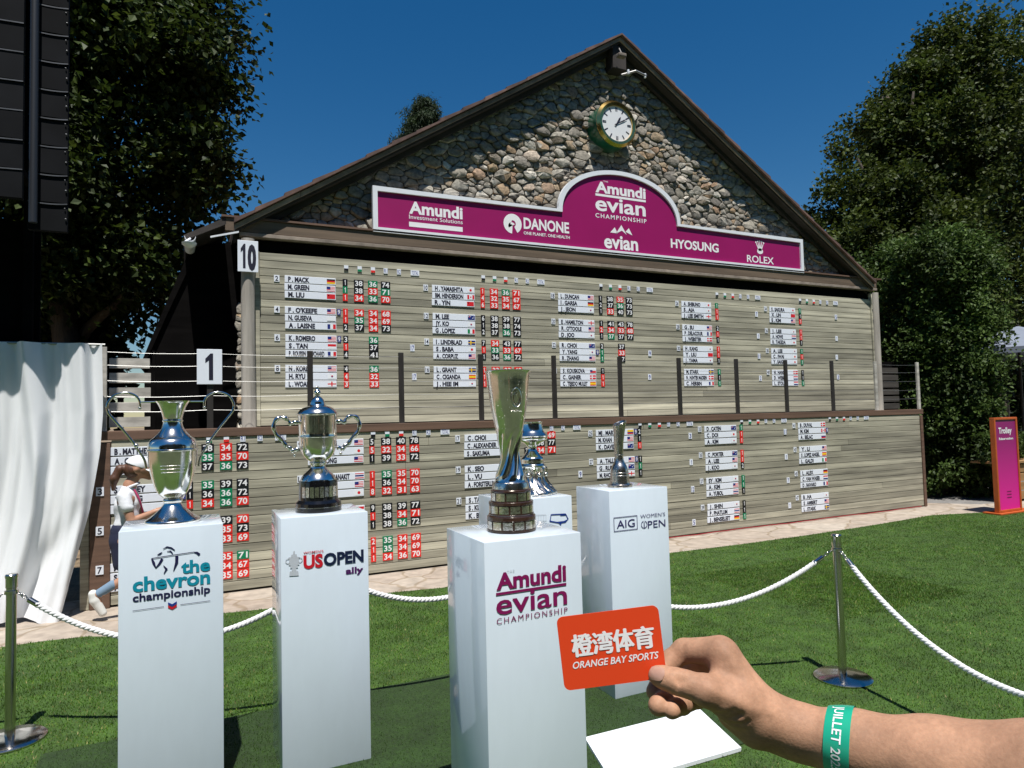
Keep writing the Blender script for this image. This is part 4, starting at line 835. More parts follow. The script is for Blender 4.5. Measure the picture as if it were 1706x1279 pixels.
tt = np.linspace(0, 2*math.pi, 29); b.tube([p.p(.024*math.cos(q), .042*math.sin(q), .003+.0*math.cos(q)-.004*abs(math.cos(q))) for q in tt], .003, 6); b.tube([p.p(.013*math.cos(q), .026*math.sin(q)-.004, .003) for q in tt], .0018, 5)
for k in range(7): b.ball(p.p(-.022+.0075*k, -.060+.003*math.sin(k*2), .0), .0032, 8, 5)
b.build('emblem', M['silver'], t3, smooth=40)
b = MB()
for k in range(60):
    y = random.uniform(130, 520); a = rad(random.uniform(-150, -20)); r_ = np.interp(y, [112, 165, 280, 400, 500, 580], [161, 151, 138, 120, 100, 81])*s+.0003
    b.ball((c3[0]+r_*math.cos(a), c3[1]+r_*math.sin(a), c3[2]+(1215-y)*s), random.uniform(.0012, .0026), 6, 4)
b.build('relief', M['silver'], t3, smooth=True)
# bowl on a flared ornate base, half hidden
c4 = (2.025, 3.95, PH+.001); s = .000935*.98
t4 = thing('trophy_bowl', 'silver bowl trophy on a flared ornate base behind the tall fluted cup', 'trophy', c4)
b = MB(); b.lathe(smoothprof(px_prof([(770, 92), (758, 96), (750, 88), (742, 84), (715, 84), (700, 78), (684, 60), (660, 42), (640, 34), (618, 38), (600, 60), (585, 92), (570, 110), (556, 112)], 960, s), 4), c4, 48)
b.lathe(smoothprof(px_prof([(556, 112), (548, 118), (542, 112), (520, 90), (500, 82), (470, 76), (455, 76), (449, 80)], 960, s), 4), c4, 48); b.build('bowl', M['chrome'], t4, smooth=35)
def octo(r, z, a): return r*(1+.05*math.cos(4*a+.6))*(1+.03*math.sin(a*16+z*90))
b = MB(); b.lathe(smoothprof(px_prof([(960, 158), (952, 164), (940, 160), (928, 150), (900, 118), (860, 90), (820, 78), (790, 84), (770, 90)], 960, s), 4), c4, 96, octo); b.build('base', M['silver'], t4, smooth=30)
b = MB()
for k in range(8):
    a = k*math.pi/4+.4; b.tube(curve3([(c4[0]+r_*s*math.cos(a), c4[1]+r_*s*math.sin(a), c4[2]+(960-y)*s) for r_, y in ((150, 930), (112, 880), (88, 830), (100, 785), (84, 765))], 4), .007, 6)
    b.ball((c4[0]+96*s*math.cos(a+.39), c4[1]+96*s*math.sin(a+.39), c4[2]+(960-820)*s), .016, 8, 6)
b.build('ornament', M['silver'], t4, smooth=40)
# slim slanted vase
c5 = (2.715, 3.97, PH+.001); s = .000764
t5 = thing('trophy_vase', 'slim dull silver vase trophy with a slanted mouth on a round foot', 'trophy', c5)
b = MB(); b.lathe(px_prof([(690, 110), (686, 113), (670, 112), (664, 104)], 690, s), c5, 48); b.build('foot', M['pewter'], t5, smooth=35)
pr = smoothprof(px_prof([(664, 92), (650, 88), (600, 84), (560, 80), (530, 76), (500, 66), (470, 50), (440, 41), (400, 39), (350, 41), (280, 45), (220, 49), (170, 54), (130, 60), (112, 63), (112, 58), (150, 50), (200, 44)], 690, s), 4)
b = MB(); b.lathe(pr, c5, 48)
b.v = [(x+.10*max(0, z-c5[2]-.30), y, z+max(0, (z-c5[2]-.36)/.09)*(x-c5[0])*.42) for x, y, z in b.v]; b.build('body', M['pewter'], t5, smooth=35)
b = MB()
for y in (560, 585, 400): b.lathe(px_prof([(y+3, 83 if y > 500 else 40), (y, 85.5 if y > 500 else 42), (y-3, 82 if y > 500 else 40)], 690, s), c5, 40, cap=False)
b.build('ring_band', M['pewter'], t5, smooth=True)

# white panel lying on the grass
b = MB(); z0, z1 = .004, .024
q = [onG(*p, z1)[:2] for p in ((974, 1228), (1165, 1180), (1235, 1245))]; q.append(q[2]+(q[0]-q[1])*1.0)
b.add([(x, y, z) for z in (z0, z1) for x, y in q], [(3, 2, 1, 0), (4, 5, 6, 7)]+[(i, (i+1) % 4, (i+1) % 4+4, i+4) for i in range(4)])
tag(b.build('display_board', M['white']), 'flat white board lying on the grass behind the hand', 'board')

# ------------------------------------------------------------------ stanchions and ropes
def stanchion(name):
    t = thing('stanchion', 'x', 'stanchion', (0, 0, 0), 'steel rope stanchions')
    b = MB(); b.lathe([(.186, .004), (.187, .012), (.17, .024), (.06, .032), (.034, .036)], (0, 0, 0), 40); b.build('base', M['steel'], t, smooth=35)
    b = MB(); b.lathe([(.0275, .03), (.0275, .90)], (0, 0, 0), 24); b.build('pole', M['steel'], t, smooth=35)
    b = MB(); b.lathe([(.026, .90), (.031, .902), (.031, .955), (.034, .965), (.034, .975), (.028, .982)], (0, 0, 0), 24); b.lathe([(.0285, .862), (.036, .865), (.036, .885), (.0285, .888)], (0, 0, 0), 24); b.build('cap', M['steel'], t, smooth=35)
    return t
proto = stanchion('stanchion')
STP = [(-.955, 5.03), (.80, 4.44), (2.30, 4.42), (4.06, 3.33), (3.62, .95), (-3.4, 5.6)]
SL_ = ['steel rope stanchion in front of the white curtain', 'steel rope stanchion behind the pedestal of the lidded cup', 'steel rope stanchion behind the half hidden pedestal', 'steel rope stanchion standing alone on the lawn above the wrist', 'steel rope stanchion nearest the photographer', 'steel rope stanchion beyond the curtain end of the rope line']
for i, (x, y) in enumerate(STP):
    if i == 0: t = proto
    else:
        t = proto.copy(); COL.objects.link(t)
        for c in list(proto.children):
            d = c.copy(); COL.objects.link(d); d.parent = t
    t.location = (x, y, 0); t['label'] = SL_[i]
def rope(a, c, sag, label, zs=.872):
    A, C_ = Vector((*a, zs)), Vector((*c, zs)); d = (C_-A); L_ = d.length; d.normalize(); A = A+d*.034; C_ = C_-d*.034
    N = 90; pts = [A.lerp(C_, t)+Vector((0, 0, -4*sag*t*(1-t))) for t in np.linspace(0, 1, N)]
    o = thing('barrier_rope', label, 'rope', tuple((A+C_)/2), 'white barrier ropes')
    seg = [(pts[i+1]-pts[i]).length for i in range(N-1)]; cum = np.concatenate([[0], np.cumsum(seg)]); T = cum[-1]; hk = .13
    def at(u):
        i = min(N-2, int(np.searchsorted(cum, u)-1) if u > 0 else 0); return pts[i].lerp(pts[i+1], (u-cum[i])/seg[i])
    b = MB(); us = np.arange(hk, T-hk, .012); side = Vector((-d.y, d.x, 0)).normalized()
    for st_ in range(3):
        L = []
        for u in us:
            p = at(u); tg = (at(u+.004)-at(u-.004)).normalized(); up = side.cross(tg).normalized(); a_ = 2*math.pi*(u/.085+st_/3)
            L.append(p+(side*math.cos(a_)+up*math.sin(a_))*.0085)
        b.tube(L, .0105, 7)
    b.build('cord', M['rope'], o, smooth=True)
    for e in (0, 1):
        f = (lambda u: at(u)) if e == 0 else (lambda u: at(T-u))
        b = MB(); b.tube([f(.075), f(.08), f(.15), f(.155)], [.012, .017, .017, .012], 12); b.build('end_cap', M['steel'], o, smooth=40)
        b = MB()
        for k in range(3):
            p, q = f(.005+k*.024), f(.035+k*.024); mid = (p+q)/2; t_ = (q-p).normalized(); n_ = Vector((0, 0, 1)) if k % 2 else side; n_ = (n_-t_*n_.dot(t_)).normalized()
            b.tube([mid+t_*.017*math.cos(w_)+n_*.009*math.sin(w_) for w_ in np.linspace(0, 2*math.pi, 13)], .003, 6, cap=False)
        b.build('hook', M['steel'], o, smooth=True)
rope(STP[0], STP[1], .34, 'white twisted rope sagging from the curtain stanchion past the urn pedestal')
rope(STP[1], STP[2], .24, 'white twisted rope between the lidded cup pedestal and the plum lettered pedestal')
rope(STP[2], STP[3], .40, 'white twisted rope sagging up to the stanchion alone on the lawn')
rope(STP[3], STP[4], .50, 'white twisted rope sagging from the lone stanchion out over the lawn to the right')
rope(STP[5], STP[0], .36, 'white twisted rope end leaving the curtain stanchion at the picture edge')
# ------------------------------------------------------------------ curtain, screen wall, fences
ct = thing('white_curtain', 'long white cloth curtain hanging in folds left of the lower board', 'curtain', (-1.8, 8.0, 0))
nu, nv = 170, 70; Vv = []; 
zr_ = np.array([0, .16, .6, 1.02, 1.6, 2.0, 2.7]); xr_ = np.array([-1.12, -1.08, -.98, -.885, -.80, -.775, -.785])
ph = rng.uniform(0, 6.28, 12)
for j in range(nv):
    z = .02+2.675*j/(nv-1); R_ = np.interp(z, zr_, xr_)
    for i in range(nu):
        u = i/(nu-1); x0 = -3.4+u*(2.615); low = 1-z/2.7
        x = -3.4+u*(R_+3.4)
        w_ = x0*15+.9*math.sin(z*1.3+x0*2)+ph[0]
        f = (.035+.03*low)*math.copysign(abs(math.sin(w_))**.7, math.sin(w_))+.022*math.sin(w_*1.9+z*.8+ph[1])+.014*math.sin(x0*37+ph[2])*min(1, .3+z/2)+.010*math.sin(x0*61+z*1.7+ph[3])*math.sin(z*2.2+x0*3+ph[4])
        pull = math.exp(-((x-(R_-.16-.28*(.9-z)))/.10)**2)*max(0, min(1, (1.15-z)/.5)); f -= .07*pull
        v_ = math.exp(-((x+1.32+.1*(z-1.5))/.05)**2)*max(0, min(1, (z-1.0)/.6)); f += .05*v_
        Vv.append((x, 8.0-f-.10*low**2+(.10 if z < .1 else 0)*0, z+(.03*math.sin(x0*9)*low**3 if z < .3 else 0)))
idx = np.arange(nu*nv).reshape(nv, nu); Q = np.stack([idx[:-1, :-1], idx[:-1, 1:], idx[1:, 1:], idx[1:, :-1]], -1).reshape(-1, 4)
npmesh('cloth', np.array(Vv), Q, M['curtain'], ct)
b = MB(); b.tube([(-3.4, 8.03, 2.69), (-.76, 8.03, 2.69)], .012, 8); b.build('rail', M['steel_cable'], ct)

tw = thing('screen_wall', 'tall dark panelled screen wall hanging above the white curtain', 'screen', (-2, 7.55, 3.7))
TY0 = 7.34
cols = ((-3.6, -2.47, 3.93), (-2.45, -1.345, 3.93), (-1.337, -1.025, 3.70)); K = .272
for x0, x1, zb_ in cols:
    b = MB(); e = MB(); z = zb_; TY = TY0 if x1 < -1.2 else TY0+.18
    while z < 8.6:
        dy = random.uniform(-.006, .006); b.box(x0, x1, TY+dy, TY+.07, z, z+K-.012, .003)
        sag = .012; n = 8
        for i in range(n):
            xa, xb = x0+(x1-x0)*i/n, x0+(x1-x0)*(i+1)/n; s0, s1 = (-4*sag*(i/n)*(1-i/n)), (-4*sag*((i+1)/n)*(1-(i+1)/n))
            e.add([(xa, TY-.010, z+s0+K-.014), (xb, TY-.010, z+s1+K-.014), (xb, TY-.010, z+s1+K-.003), (xa, TY-.010, z+s0+K-.003), (xa, TY+.02, z+s0+K-.003), (xb, TY+.02, z+s1+K-.003)], [(0, 1, 2, 3), (3, 2, 5, 4)])
        if x1 > -1.1: e.ball((x1-.012, TY-.008, z+.12), .009, 6, 4); e.ball((x1-.02, TY-.008, z+.22), .007, 6, 4)
        z += K
    b.build('panel_stack', M['tower'], tw); e.build('panel_edge', M['tower_edge'], tw)
TY = TY0
M['tower_pole'] = mat('blue_grey_pole', (.028, .032, .040), .45, .3)
b = MB(); b.tube([(-1.285, TY+.13, 3.75), (-1.285, TY+.13, 8.6)], .036, 12); b.build('pole', M['tower_pole'], tw, smooth=40)
b = MB()
for x in (-3.3, -2.2, -1.45): b.box(x-.04, x+.04, 8.20, 8.28, 0, 8.5); b.box(x-.03, x+.03, TY+.07, 8.2, 4.3, 4.36); b.box(x-.03, x+.03, TY+.07, 8.2, 7.3, 7.36)
b.build('support_frame', M['black_timber'], tw)
b = MB(); b.box(-3.6, -1.36, 8.29, 8.33, 2.0, 3.96); b.build('back_sheet', M['black_timber'], tw)

fs = thing('slatted_screen', 'weathered grey slatted screen behind the wires left of the number 1 board', 'fence', (-.58, 8.9, 1.8))
for k in range(5):
    b = MB(); z = 1.84+.168*k; b.box(-.80, -.39+random.uniform(-.008, .008), 8.88, 8.905, z, z+.115, .003); b.build('slat', M['grey_slat'], fs)
b = MB(); b.box(-.37, -.335, 8.87, 8.92, 1.8, 2.72, .003); b.box(-.72, -.66, 8.907, 8.95, 1.8, 2.66); b.build('post', M['black_timber'], fs)
ds = thing('slatted_screen', 'dark slatted timber screen at the right end of the ledge', 'fence', (11.9, 8.75, 1.8))
M['dim_slat'] = mat('dark_slat', (.05, .045, .04), .85, noise=((2, 5, 14), .3, 5))
for k in range(6):
    b = MB(); z = 1.82+.145*k; b.box(12.0, 13.2, 9.15, 9.18, z, z+.112, .003); b.build('slat', M['dim_slat'], ds)
b = MB(); b.box(12.02, 12.09, 9.10, 9.15, 1.8, 2.75); b.build('post', M['dim_slat'], ds)
b = MB(); b.box(12.0, 13.3, 9.3, 9.34, 0, 2.8); b.build('back_board', M['black_timber'], ds)

# ------------------------------------------------------------------ trees
def leaf_cloud(name, blobs, leaf, m, parent, core=.0, droop=.3, aspect=.62, shell=.55):
    Vs = []
    for (cx, cy, cz, rx, ry, rz, nclump, per, cs) in blobs:
        d = rng.normal(size=(nclump, 3)); d /= np.linalg.norm(d, axis=1)[:, None]
        lump = 1+.22*np.sin(d[:, 0]*5+cx)*np.sin(d[:, 2]*5+cz)+.14*np.sin(d[:, 1]*7+d[:, 2]*8+d[:, 0]*6)
        rr = (rng.uniform(0, 1, nclump)**shell)*lump
        c = np.array([cx, cy, cz])+d*rr[:, None]*np.array([rx, ry, rz])
        n = nclump*per; P = np.repeat(c, per, 0)+np.clip(rng.normal(size=(n, 3)), -1.7, 1.7)*cs*np.repeat(rng.uniform(.5, 1.3, nclump), per)[:, None]
        P[:, 2] -= .15*cs
        out = np.repeat(d, per, 0)
        ax = rng.normal(size=(n, 3))+out*.6; ax[:, 2] -= droop; ax /= np.linalg.norm(ax, axis=1)[:, None]
        nn = rng.normal(size=(n, 3))*.6+np.array([0, 0, 1.0])+out*.35; sd = np.cross(ax, nn); sd /= np.linalg.norm(sd, axis=1)[:, None]+1e-9; up = np.cross(sd, ax)
        L_ = leaf*rng.uniform(.6, 1.25, n)[:, None]; W_ = L_*aspect*.5
        Vs.append(np.stack([P, P+ax*L_*.5+sd*W_+up*W_*.3, P+ax*L_, P+ax*L_*.5-sd*W_+up*W_*.3], 1).reshape(-1, 3))
    V_ = np.concatenate(Vs); k = len(V_)//4; i4 = np.arange(k)*4
    F3 = np.concatenate([np.stack([i4, i4+1, i4+2], 1), np.stack([i4, i4+2, i4+3], 1)])
    return npmesh(name, V_, F3, m, parent, smooth=False)
def limb(b, p, q, r0, r1, wob=.15):
    p, q = Vector(p), Vector(q); n = 7; L = (q-p).length
    b.tube([p.lerp(q, t)+Vector((random.uniform(-1, 1), random.uniform(-1, 1), random.uniform(-.5, .5)))*wob*L*.12*math.sin(math.pi*t) for t in np.linspace(0, 1, n)], [r0+(r1-r0)*t for t in np.linspace(0, 1, n)], 8)
def tree(name, label, base, top, r, limbs, blobs, leaf, m, group='trees around the building', **k):
    t = thing(name, label, 'tree', base, group); b = MB(); limb(b, (base[0], base[1], -.05), top, r, r*.35, .3)
    for (f0, q) in limbs: limb(b, Vector(base).lerp(Vector(top), f0), q, r*.42, r*.08, .6)
    b.build('trunk', M['bark'], t, smooth=True); leaf_cloud('crown', blobs, leaf, m, t, **k); return t
tree('maple_tree', 'tall dark broadleaf tree behind the left end of the building', (-1.6, 12.6, 0), (-1.5, 12.6, 9), .24,
     [(.4, (-.1, 12.4, 5.6)), (.5, (.5, 12.2, 7)), (.45, (-3, 12.6, 6)), (.6, (-2.6, 12, 8.5)), (.7, (.2, 12.5, 9.5)), (.35, (-.6, 11.9, 4.4))],
     [(-1.7, 12.6, 8.4, 2.6, 2.0, 2.9, 420, 80, .24), (-1.9, 12.5, 5.6, 2.0, 1.7, 1.5, 190, 80, .23), (.10, 12.3, 6.1, 1.0, 1.0, 1.0, 80, 70, .19), (-.8, 12.2, 4.6, 1.0, .9, .8, 70, 60, .18), (.1, 12.3, 8.3, .8, .9, 1.6, 100, 70, .19), (-3.2, 12.6, 7, 1.6, 1.6, 3, 130, 60, .28), (-2.0, 12.4, 4.2, 1.1, 1.0, .8, 80, 60, .2), (-1.2, 13.4, 4.6, 1.4, .6, 1.4, 80, 60, .25)], .125, M['leaf_maple'], aspect=.8, shell=.5)
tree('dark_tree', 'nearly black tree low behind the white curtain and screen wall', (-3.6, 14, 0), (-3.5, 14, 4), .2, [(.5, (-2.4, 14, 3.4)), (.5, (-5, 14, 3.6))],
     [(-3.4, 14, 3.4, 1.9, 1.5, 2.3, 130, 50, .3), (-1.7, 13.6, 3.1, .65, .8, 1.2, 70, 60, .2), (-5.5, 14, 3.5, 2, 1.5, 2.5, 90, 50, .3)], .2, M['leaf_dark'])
tree('broadleaf_tree', 'tall bushy tree with yellow green leaves right of the gable', (18.2, 12.6, 0), (18.6, 12.8, 11), .34,
     [(.4, (15.6, 12.4, 6.6)), (.5, (16.4, 12.2, 8.6)), (.5, (20.6, 12.6, 8)), (.65, (18, 11.6, 10.5)), (.35, (16, 11.8, 4.4))],
     [(19.6, 12.6, 9.0, 2.2, 2.1, 2.6, 300, 90, .20), (16.9, 12.2, 7.1, 1.35, 1.6, 1.7, 180, 90, .19), (15.6, 11.9, 5.5, 1.0, 1.4, 1.7, 140, 90, .17), (14.7, 11.6, 4.6, .9, 1.2, 1.6, 90, 90, .17), (21.4, 12.4, 10.4, 2.2, 2.0, 2.4, 220, 90, .2), (17.8, 11.4, 5.4, 2.0, 1.6, 2.2, 200, 90, .2), (20.8, 12.0, 12.2, 1.6, 1.5, 1.1, 110, 85, .19), (19.3, 12.2, 11.1, 1.0, 1.2, 1.0, 80, 85, .18), (18.2, 12.2, 9.6, .9, 1.2, 1.0, 80, 85, .18)], .13, M['leaf_big'], aspect=.78, shell=.40)
tree('shade_tree', 'dark tree filling the far right edge behind the parasol', (23.5, 13, 0), (23.3, 13, 11), .3, [(.5, (21.4, 12.6, 8)), (.6, (25, 12, 9))],
     [(24.2, 13, 10.4, 3.4, 2.2, 4.6, 420, 65, .28), (22.4, 12.6, 6.0, 2.2, 1.5, 2.2, 170, 60, .26)], .16, M['leaf_big'], aspect=.7, shell=.42)
hb = thing('hornbeam_column', 'clipped leafy green hedge column standing right of the lower board', 'hedge', (14.6, 9.1, 0)); b = MB()
for q in ((14.3, 9.0), (14.8, 9.2), (14.6, 8.8)): limb(b, (q[0], q[1], -.05), (q[0]+random.uniform(-.2, .2), q[1], 4.6), .06, .02, .4)
b.build('trunk', M['bark'], hb, smooth=True)
bl = [(14.6+.10*math.sin(z*2), 9.1, z, 1.10-.05*max(0, z-3.8), .95, .55, 125, 75, .11) for z in np.arange(.45, 5.4, .42)]
leaf_cloud('crown', bl, .095, M['leaf_hedge'], hb, shell=.25)
sb = thing('leafy_shrub', 'sparse leafy shrub between the upper board and the hedge column', 'shrub', (13.4, 10.6, 0)); b = MB(); limb(b, (13.4, 10.6, -.05), (13.3, 10.6, 4.5), .05, .02); b.build('trunk', M['bark'], sb, smooth=True)
leaf_cloud('crown', [(13.5, 10.6, 3.2, 1.0, .8, 2.2, 120, 45, .2), (14.2, 10.7, 4.6, .9, .8, 1.0, 60, 45, .2)], .12, M['leaf_hedge'], sb)
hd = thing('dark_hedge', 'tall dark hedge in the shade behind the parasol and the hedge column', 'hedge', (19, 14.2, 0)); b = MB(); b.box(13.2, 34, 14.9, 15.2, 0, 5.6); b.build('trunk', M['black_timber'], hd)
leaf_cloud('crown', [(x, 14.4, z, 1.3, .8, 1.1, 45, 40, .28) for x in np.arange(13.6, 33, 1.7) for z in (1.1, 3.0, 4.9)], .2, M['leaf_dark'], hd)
cf = thing('conifer_tree', 'dark drooping conifer top showing above the left slope of the roof', 'tree', (10.1, 30, 0)); b = MB(); limb(b, (10.1, 30, 0), (10.1, 30, 16.7), .3, .04); 
CB = []
for k in range(56):
    z = 9.5+7.6*(k/56); a = k*2.4; L_ = .15+4.4*(1-(k/56))**.9*random.uniform(.75, 1.1); q = (10.1+L_*math.cos(a)*.95, 30+L_*math.sin(a), z-.28*L_); limb(b, (10.1, 30, z), q, .05, .02, .3)
    for t in np.linspace(.25, 1, 4): CB.append((10.1+L_*t*math.cos(a), 30+L_*t*math.sin(a), z-.28*L_*t*t-.12, .34, .34, .26, 9, 34, .14))
for x, z, r_ in ((8.2, 13.95, .35), (8.6, 14.2, .42), (9.0, 14.6, .5), (9.3, 15.1, .45), (9.6, 15.5, .5), (9.9, 16.0, .42), (10.1, 16.5, .3), (10.4, 16.0, .42), (10.7, 15.7, .45), (11.1, 15.4, .45), (11.5, 15.25, .35), (11.8, 15.0, .3), (10.0, 15.0, .6), (10.7, 14.9, .6)): CB.append((x, 30+random.uniform(-.3, .3), z-.15, r_, .4, r_*.6, 30, 40, .12))
b.build('trunk', M['bark'], cf, smooth=True); leaf_cloud('crown', CB, .20, M['needle'], cf, droop=1.4, aspect=.22)
bt_ = leaf_cloud('added_treeline', [(x, -15+random.uniform(-2, 2), zz, 2.8, 1.8, 3.4, 60, 26, .5) for x in np.arange(-34, 36, 3.6) for zz in (3.4, 8.2, 12.0+random.uniform(-1, 1.5))], .6, M['leaf_big'], None); tag(bt_, 'added row of unseen trees behind the photographer, mirrored in the trophies', 'trees', kind='stuff')  # unseen trees, added to darken trophy reflections and cut sky fill

# ------------------------------------------------------------------ right edge: kiosk sign, planter, parasol
ks = thing('totem_sign', 'upright magenta totem sign in an orange frame beside the path', 'sign', (12.65, 6.9, 0))
M['orange'] = mat('orange_frame', lin(185, 88, 36), .5, noise=((6, 6, 6), .12, 4))
def grad_panel():
    m = bpy.data.materials.new('magenta_print'); m.use_nodes = True; n = m.node_tree.nodes; L = m.node_tree.links; b = n['Principled BSDF']; b.inputs['Roughness'].default_value = .4
    g = n.new('ShaderNodeTexCoord'); sp_ = n.new('ShaderNodeSeparateXYZ'); L.new(g.outputs['Generated'], sp_.inputs[0]); cr = n.new('ShaderNodeValToRGB'); e = cr.color_ramp.elements
    e[0].color = (*lin(225, 30, 150), 1); e[0].position = .1; e[1].color = (*lin(140, 20, 105), 1); e[1].position = .85; L.new(sp_.outputs['Z'], cr.inputs[0]); L.new(cr.outputs[0], b.inputs['Base Color']); return m
M['print'] = grad_panel()
kx0, kx1 = 12.31, 12.98
b = MB(); b.box(kx0, kx0+.04, 6.86, 6.94, .03, 1.63, .006); b.box(kx1-.04, kx1, 6.86, 6.94, .03, 1.63, .006); b.box(kx0+.042, kx1-.042, 6.86, 6.94, 1.59, 1.63, .006); b.box(kx0+.042, kx1-.042, 6.86, 6.94, .03, .07, .006); b.build('frame', M['orange'], ks)
b = MB(); b.box(kx0+.042, kx1-.042, 6.875, 6.93, .072, 1.588); b.build('panel', M['print'], ks)
b = MB(); b.box(kx0-.06, kx1+.30, 6.80, 7.1, 0, .028, .005); b.build('base', M['orange'], ks)
b = MB(); p = Plane((0, 6.875, 0), (1, 0, 0), (0, 0, 1)); p.text(b, 'Trolley', kx0+.13, kx1-.16, 1.36, 1.46, bold=.03); p.text(b, 'Réservation', kx0+.13, kx1-.13, 1.25, 1.29, bold=.03); b.build('lettering', M['letter_white'], ks)
b = MB(); 
for z in (.36, .31, .26): p.rect(b, kx0+.27, kx0+.40, z, z+.018)
b.build('small_print', M['plum'], ks)
wp = thing('wooden_planter', 'low slatted wooden planter right of the magenta totem sign', 'planter', (14.2, 7.4, 0))
M['warmwood'] = mat('warm_wood', (.30, .17, .07), .7, noise=((1, 5, 12), .3, 5))
for k in range(4):
    b = MB(); b.box(13.9, 15.4, 7.6, 7.64, .04+.17*k, .19+.17*k, .004); b.build('slat', M['warmwood'], wp)
b = MB(); b.box(13.85, 15.45, 7.56, 8.2, .725, .765, .004); b.build('rim', M['warmwood'], wp)
leaf_cloud('plant', [(14.5, 7.95, 1.0, .8, .25, .3, 50, 40, .08)], .1, M['leaf_hedge'], wp)
pa = thing('parasol', 'pale grey market parasol in the shade at the right edge', 'parasol', (21.0, 11.2, 0))
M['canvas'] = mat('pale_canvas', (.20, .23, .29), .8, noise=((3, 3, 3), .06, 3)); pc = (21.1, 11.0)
b = MB(); rr = 2.1; ring0 = [(pc[0]+rr*math.cos(a), pc[1]+rr*math.sin(a), 3.35) for a in np.linspace(0, 2*math.pi, 9)[:-1]]
b.add(ring0+[(pc[0], pc[1], 4.05)]+[(x, y, z-.16) for x, y, z in ring0], [(i, (i+1) % 8, 8) for i in range(8)]+[(9+i, 9+(i+1) % 8, (i+1) % 8, i) for i in range(8)]); b.build('canopy', M['canvas'], pa)
b = MB(); b.tube([(*pc, 0), (*pc, 4.1)], .035, 12); b.build('pole', M['dark_post'], pa); b = MB()
for x, y, z in ring0: b.tube([(*pc, 3.5), (x, y, z-.02)], .012, 6)
b.build('rib', M['dark_post'], pa); b = MB(); b.box(pc[0]-.4, pc[0]+.4, pc[1]-.4, pc[1]+.4, 0, .12, .01); b.build('base', M['asphalt'], pa)

# ------------------------------------------------------------------ bodies: distance fields skinned by surface nets
def cap(p, q, r0, r1): return ('c', np.array(p, float), np.array(q, float), r0, r1)
def ell(p, r): return ('e', np.array(p, float), np.array(r, float))
def sd(pr, G):
    if pr[0] == 'c':
        _, a, b_, r0, r1 = pr; ab = b_-a; t = np.clip(((G-a)@ab)/(ab@ab+1e-12), 0, 1); return np.linalg.norm(G-a-t[..., None]*ab, axis=-1)-(r0+(r1-r0)*t)
    _, c, r = pr; k = np.linalg.norm((G-c)/r, axis=-1); return (k-1)*r.min()*np.where(k < 1, 1, 1)
def smin(a, b_, k):
    h = np.clip(.5+.5*(b_-a)/k, 0, 1); return b_+(a-b_)*h-k*h*(1-h)
def field(prims, G, k):
    d = None
    for pr in prims:
        q = sd(pr, G); d = q if d is None else smin(d, q, k)
    return d
def nets(fn, lo, hi, h):
    lo, hi = np.array(lo), np.array(hi); n = np.ceil((hi-lo)/h).astype(int)+1
    F = np.empty(n, np.float32); ys, zs = lo[1]+h*np.arange(n[1]), lo[2]+h*np.arange(n[2])
    for i0 in range(0, n[0], 12):
        xs = lo[0]+h*np.arange(i0, min(i0+12, n[0])); F[i0:i0+12] = fn(np.stack(np.meshgrid(xs, ys, zs, indexing='ij'), -1))
    ins = F < 0; cnt = np.zeros(n-1, np.int8)
    cor = [(a, b_, c) for a in (0, 1) for b_ in (0, 1) for c in (0, 1)]
    sl = lambda A, o: A[o[0]:A.shape[0]-1+o[0], o[1]:A.shape[1]-1+o[1], o[2]:A.shape[2]-1+o[2]]
    for o in cor: cnt += sl(ins, o)
    act = (cnt > 0) & (cnt < 8); ids = np.argwhere(act); acc = np.zeros((len(ids), 3)); m = np.zeros(len(ids))
    for a in cor:
        for ax in range(3):
            if a[ax]: continue
            c = list(a); c[ax] = 1
            fa = F[ids[:, 0]+a[0], ids[:, 1]+a[1], ids[:, 2]+a[2]]; fb = F[ids[:, 0]+c[0], ids[:, 1]+c[1], ids[:, 2]+c[2]]
            k = (fa < 0) != (fb < 0); t = np.where(k, fa/np.where(k, fa-fb, 1), 0); p = np.tile(np.array(a, float), (len(ids), 1)); p[:, ax] += t; acc[k] += p[k]; m[k] += 1
    V_ = lo+(ids+acc/m[:, None])*h; im = -np.ones(n-1, np.int64); im[act] = np.arange(len(ids)); Fs = []
    for ax in range(3):
        u, v = (ax+1) % 3, (ax+2) % 3; A = ins; s0 = [slice(None)]*3; s1 = [slice(None)]*3; s0[ax] = slice(0, -1); s1[ax] = slice(1, None)
        e = np.argwhere(A[tuple(s0)] != A[tuple(s1)]); e = e[(e[:, u] > 0) & (e[:, v] > 0) & (e[:, u] < n[u]-1) & (e[:, v] < n[v]-1)]
        i0 = A[tuple(s0)][e[:, 0], e[:, 1], e[:, 2]]; q = []
        for du, dv in ((-1, -1), (0, -1), (0, 0), (-1, 0)):
            c = e.copy(); c[:, u] += du; c[:, v] += dv; q.append(im[c[:, 0], c[:, 1], c[:, 2]])
        q = np.stack(q, 1); q[~i0] = q[~i0][:, ::-1]; Fs.append(q)
    return V_, np.concatenate(Fs)
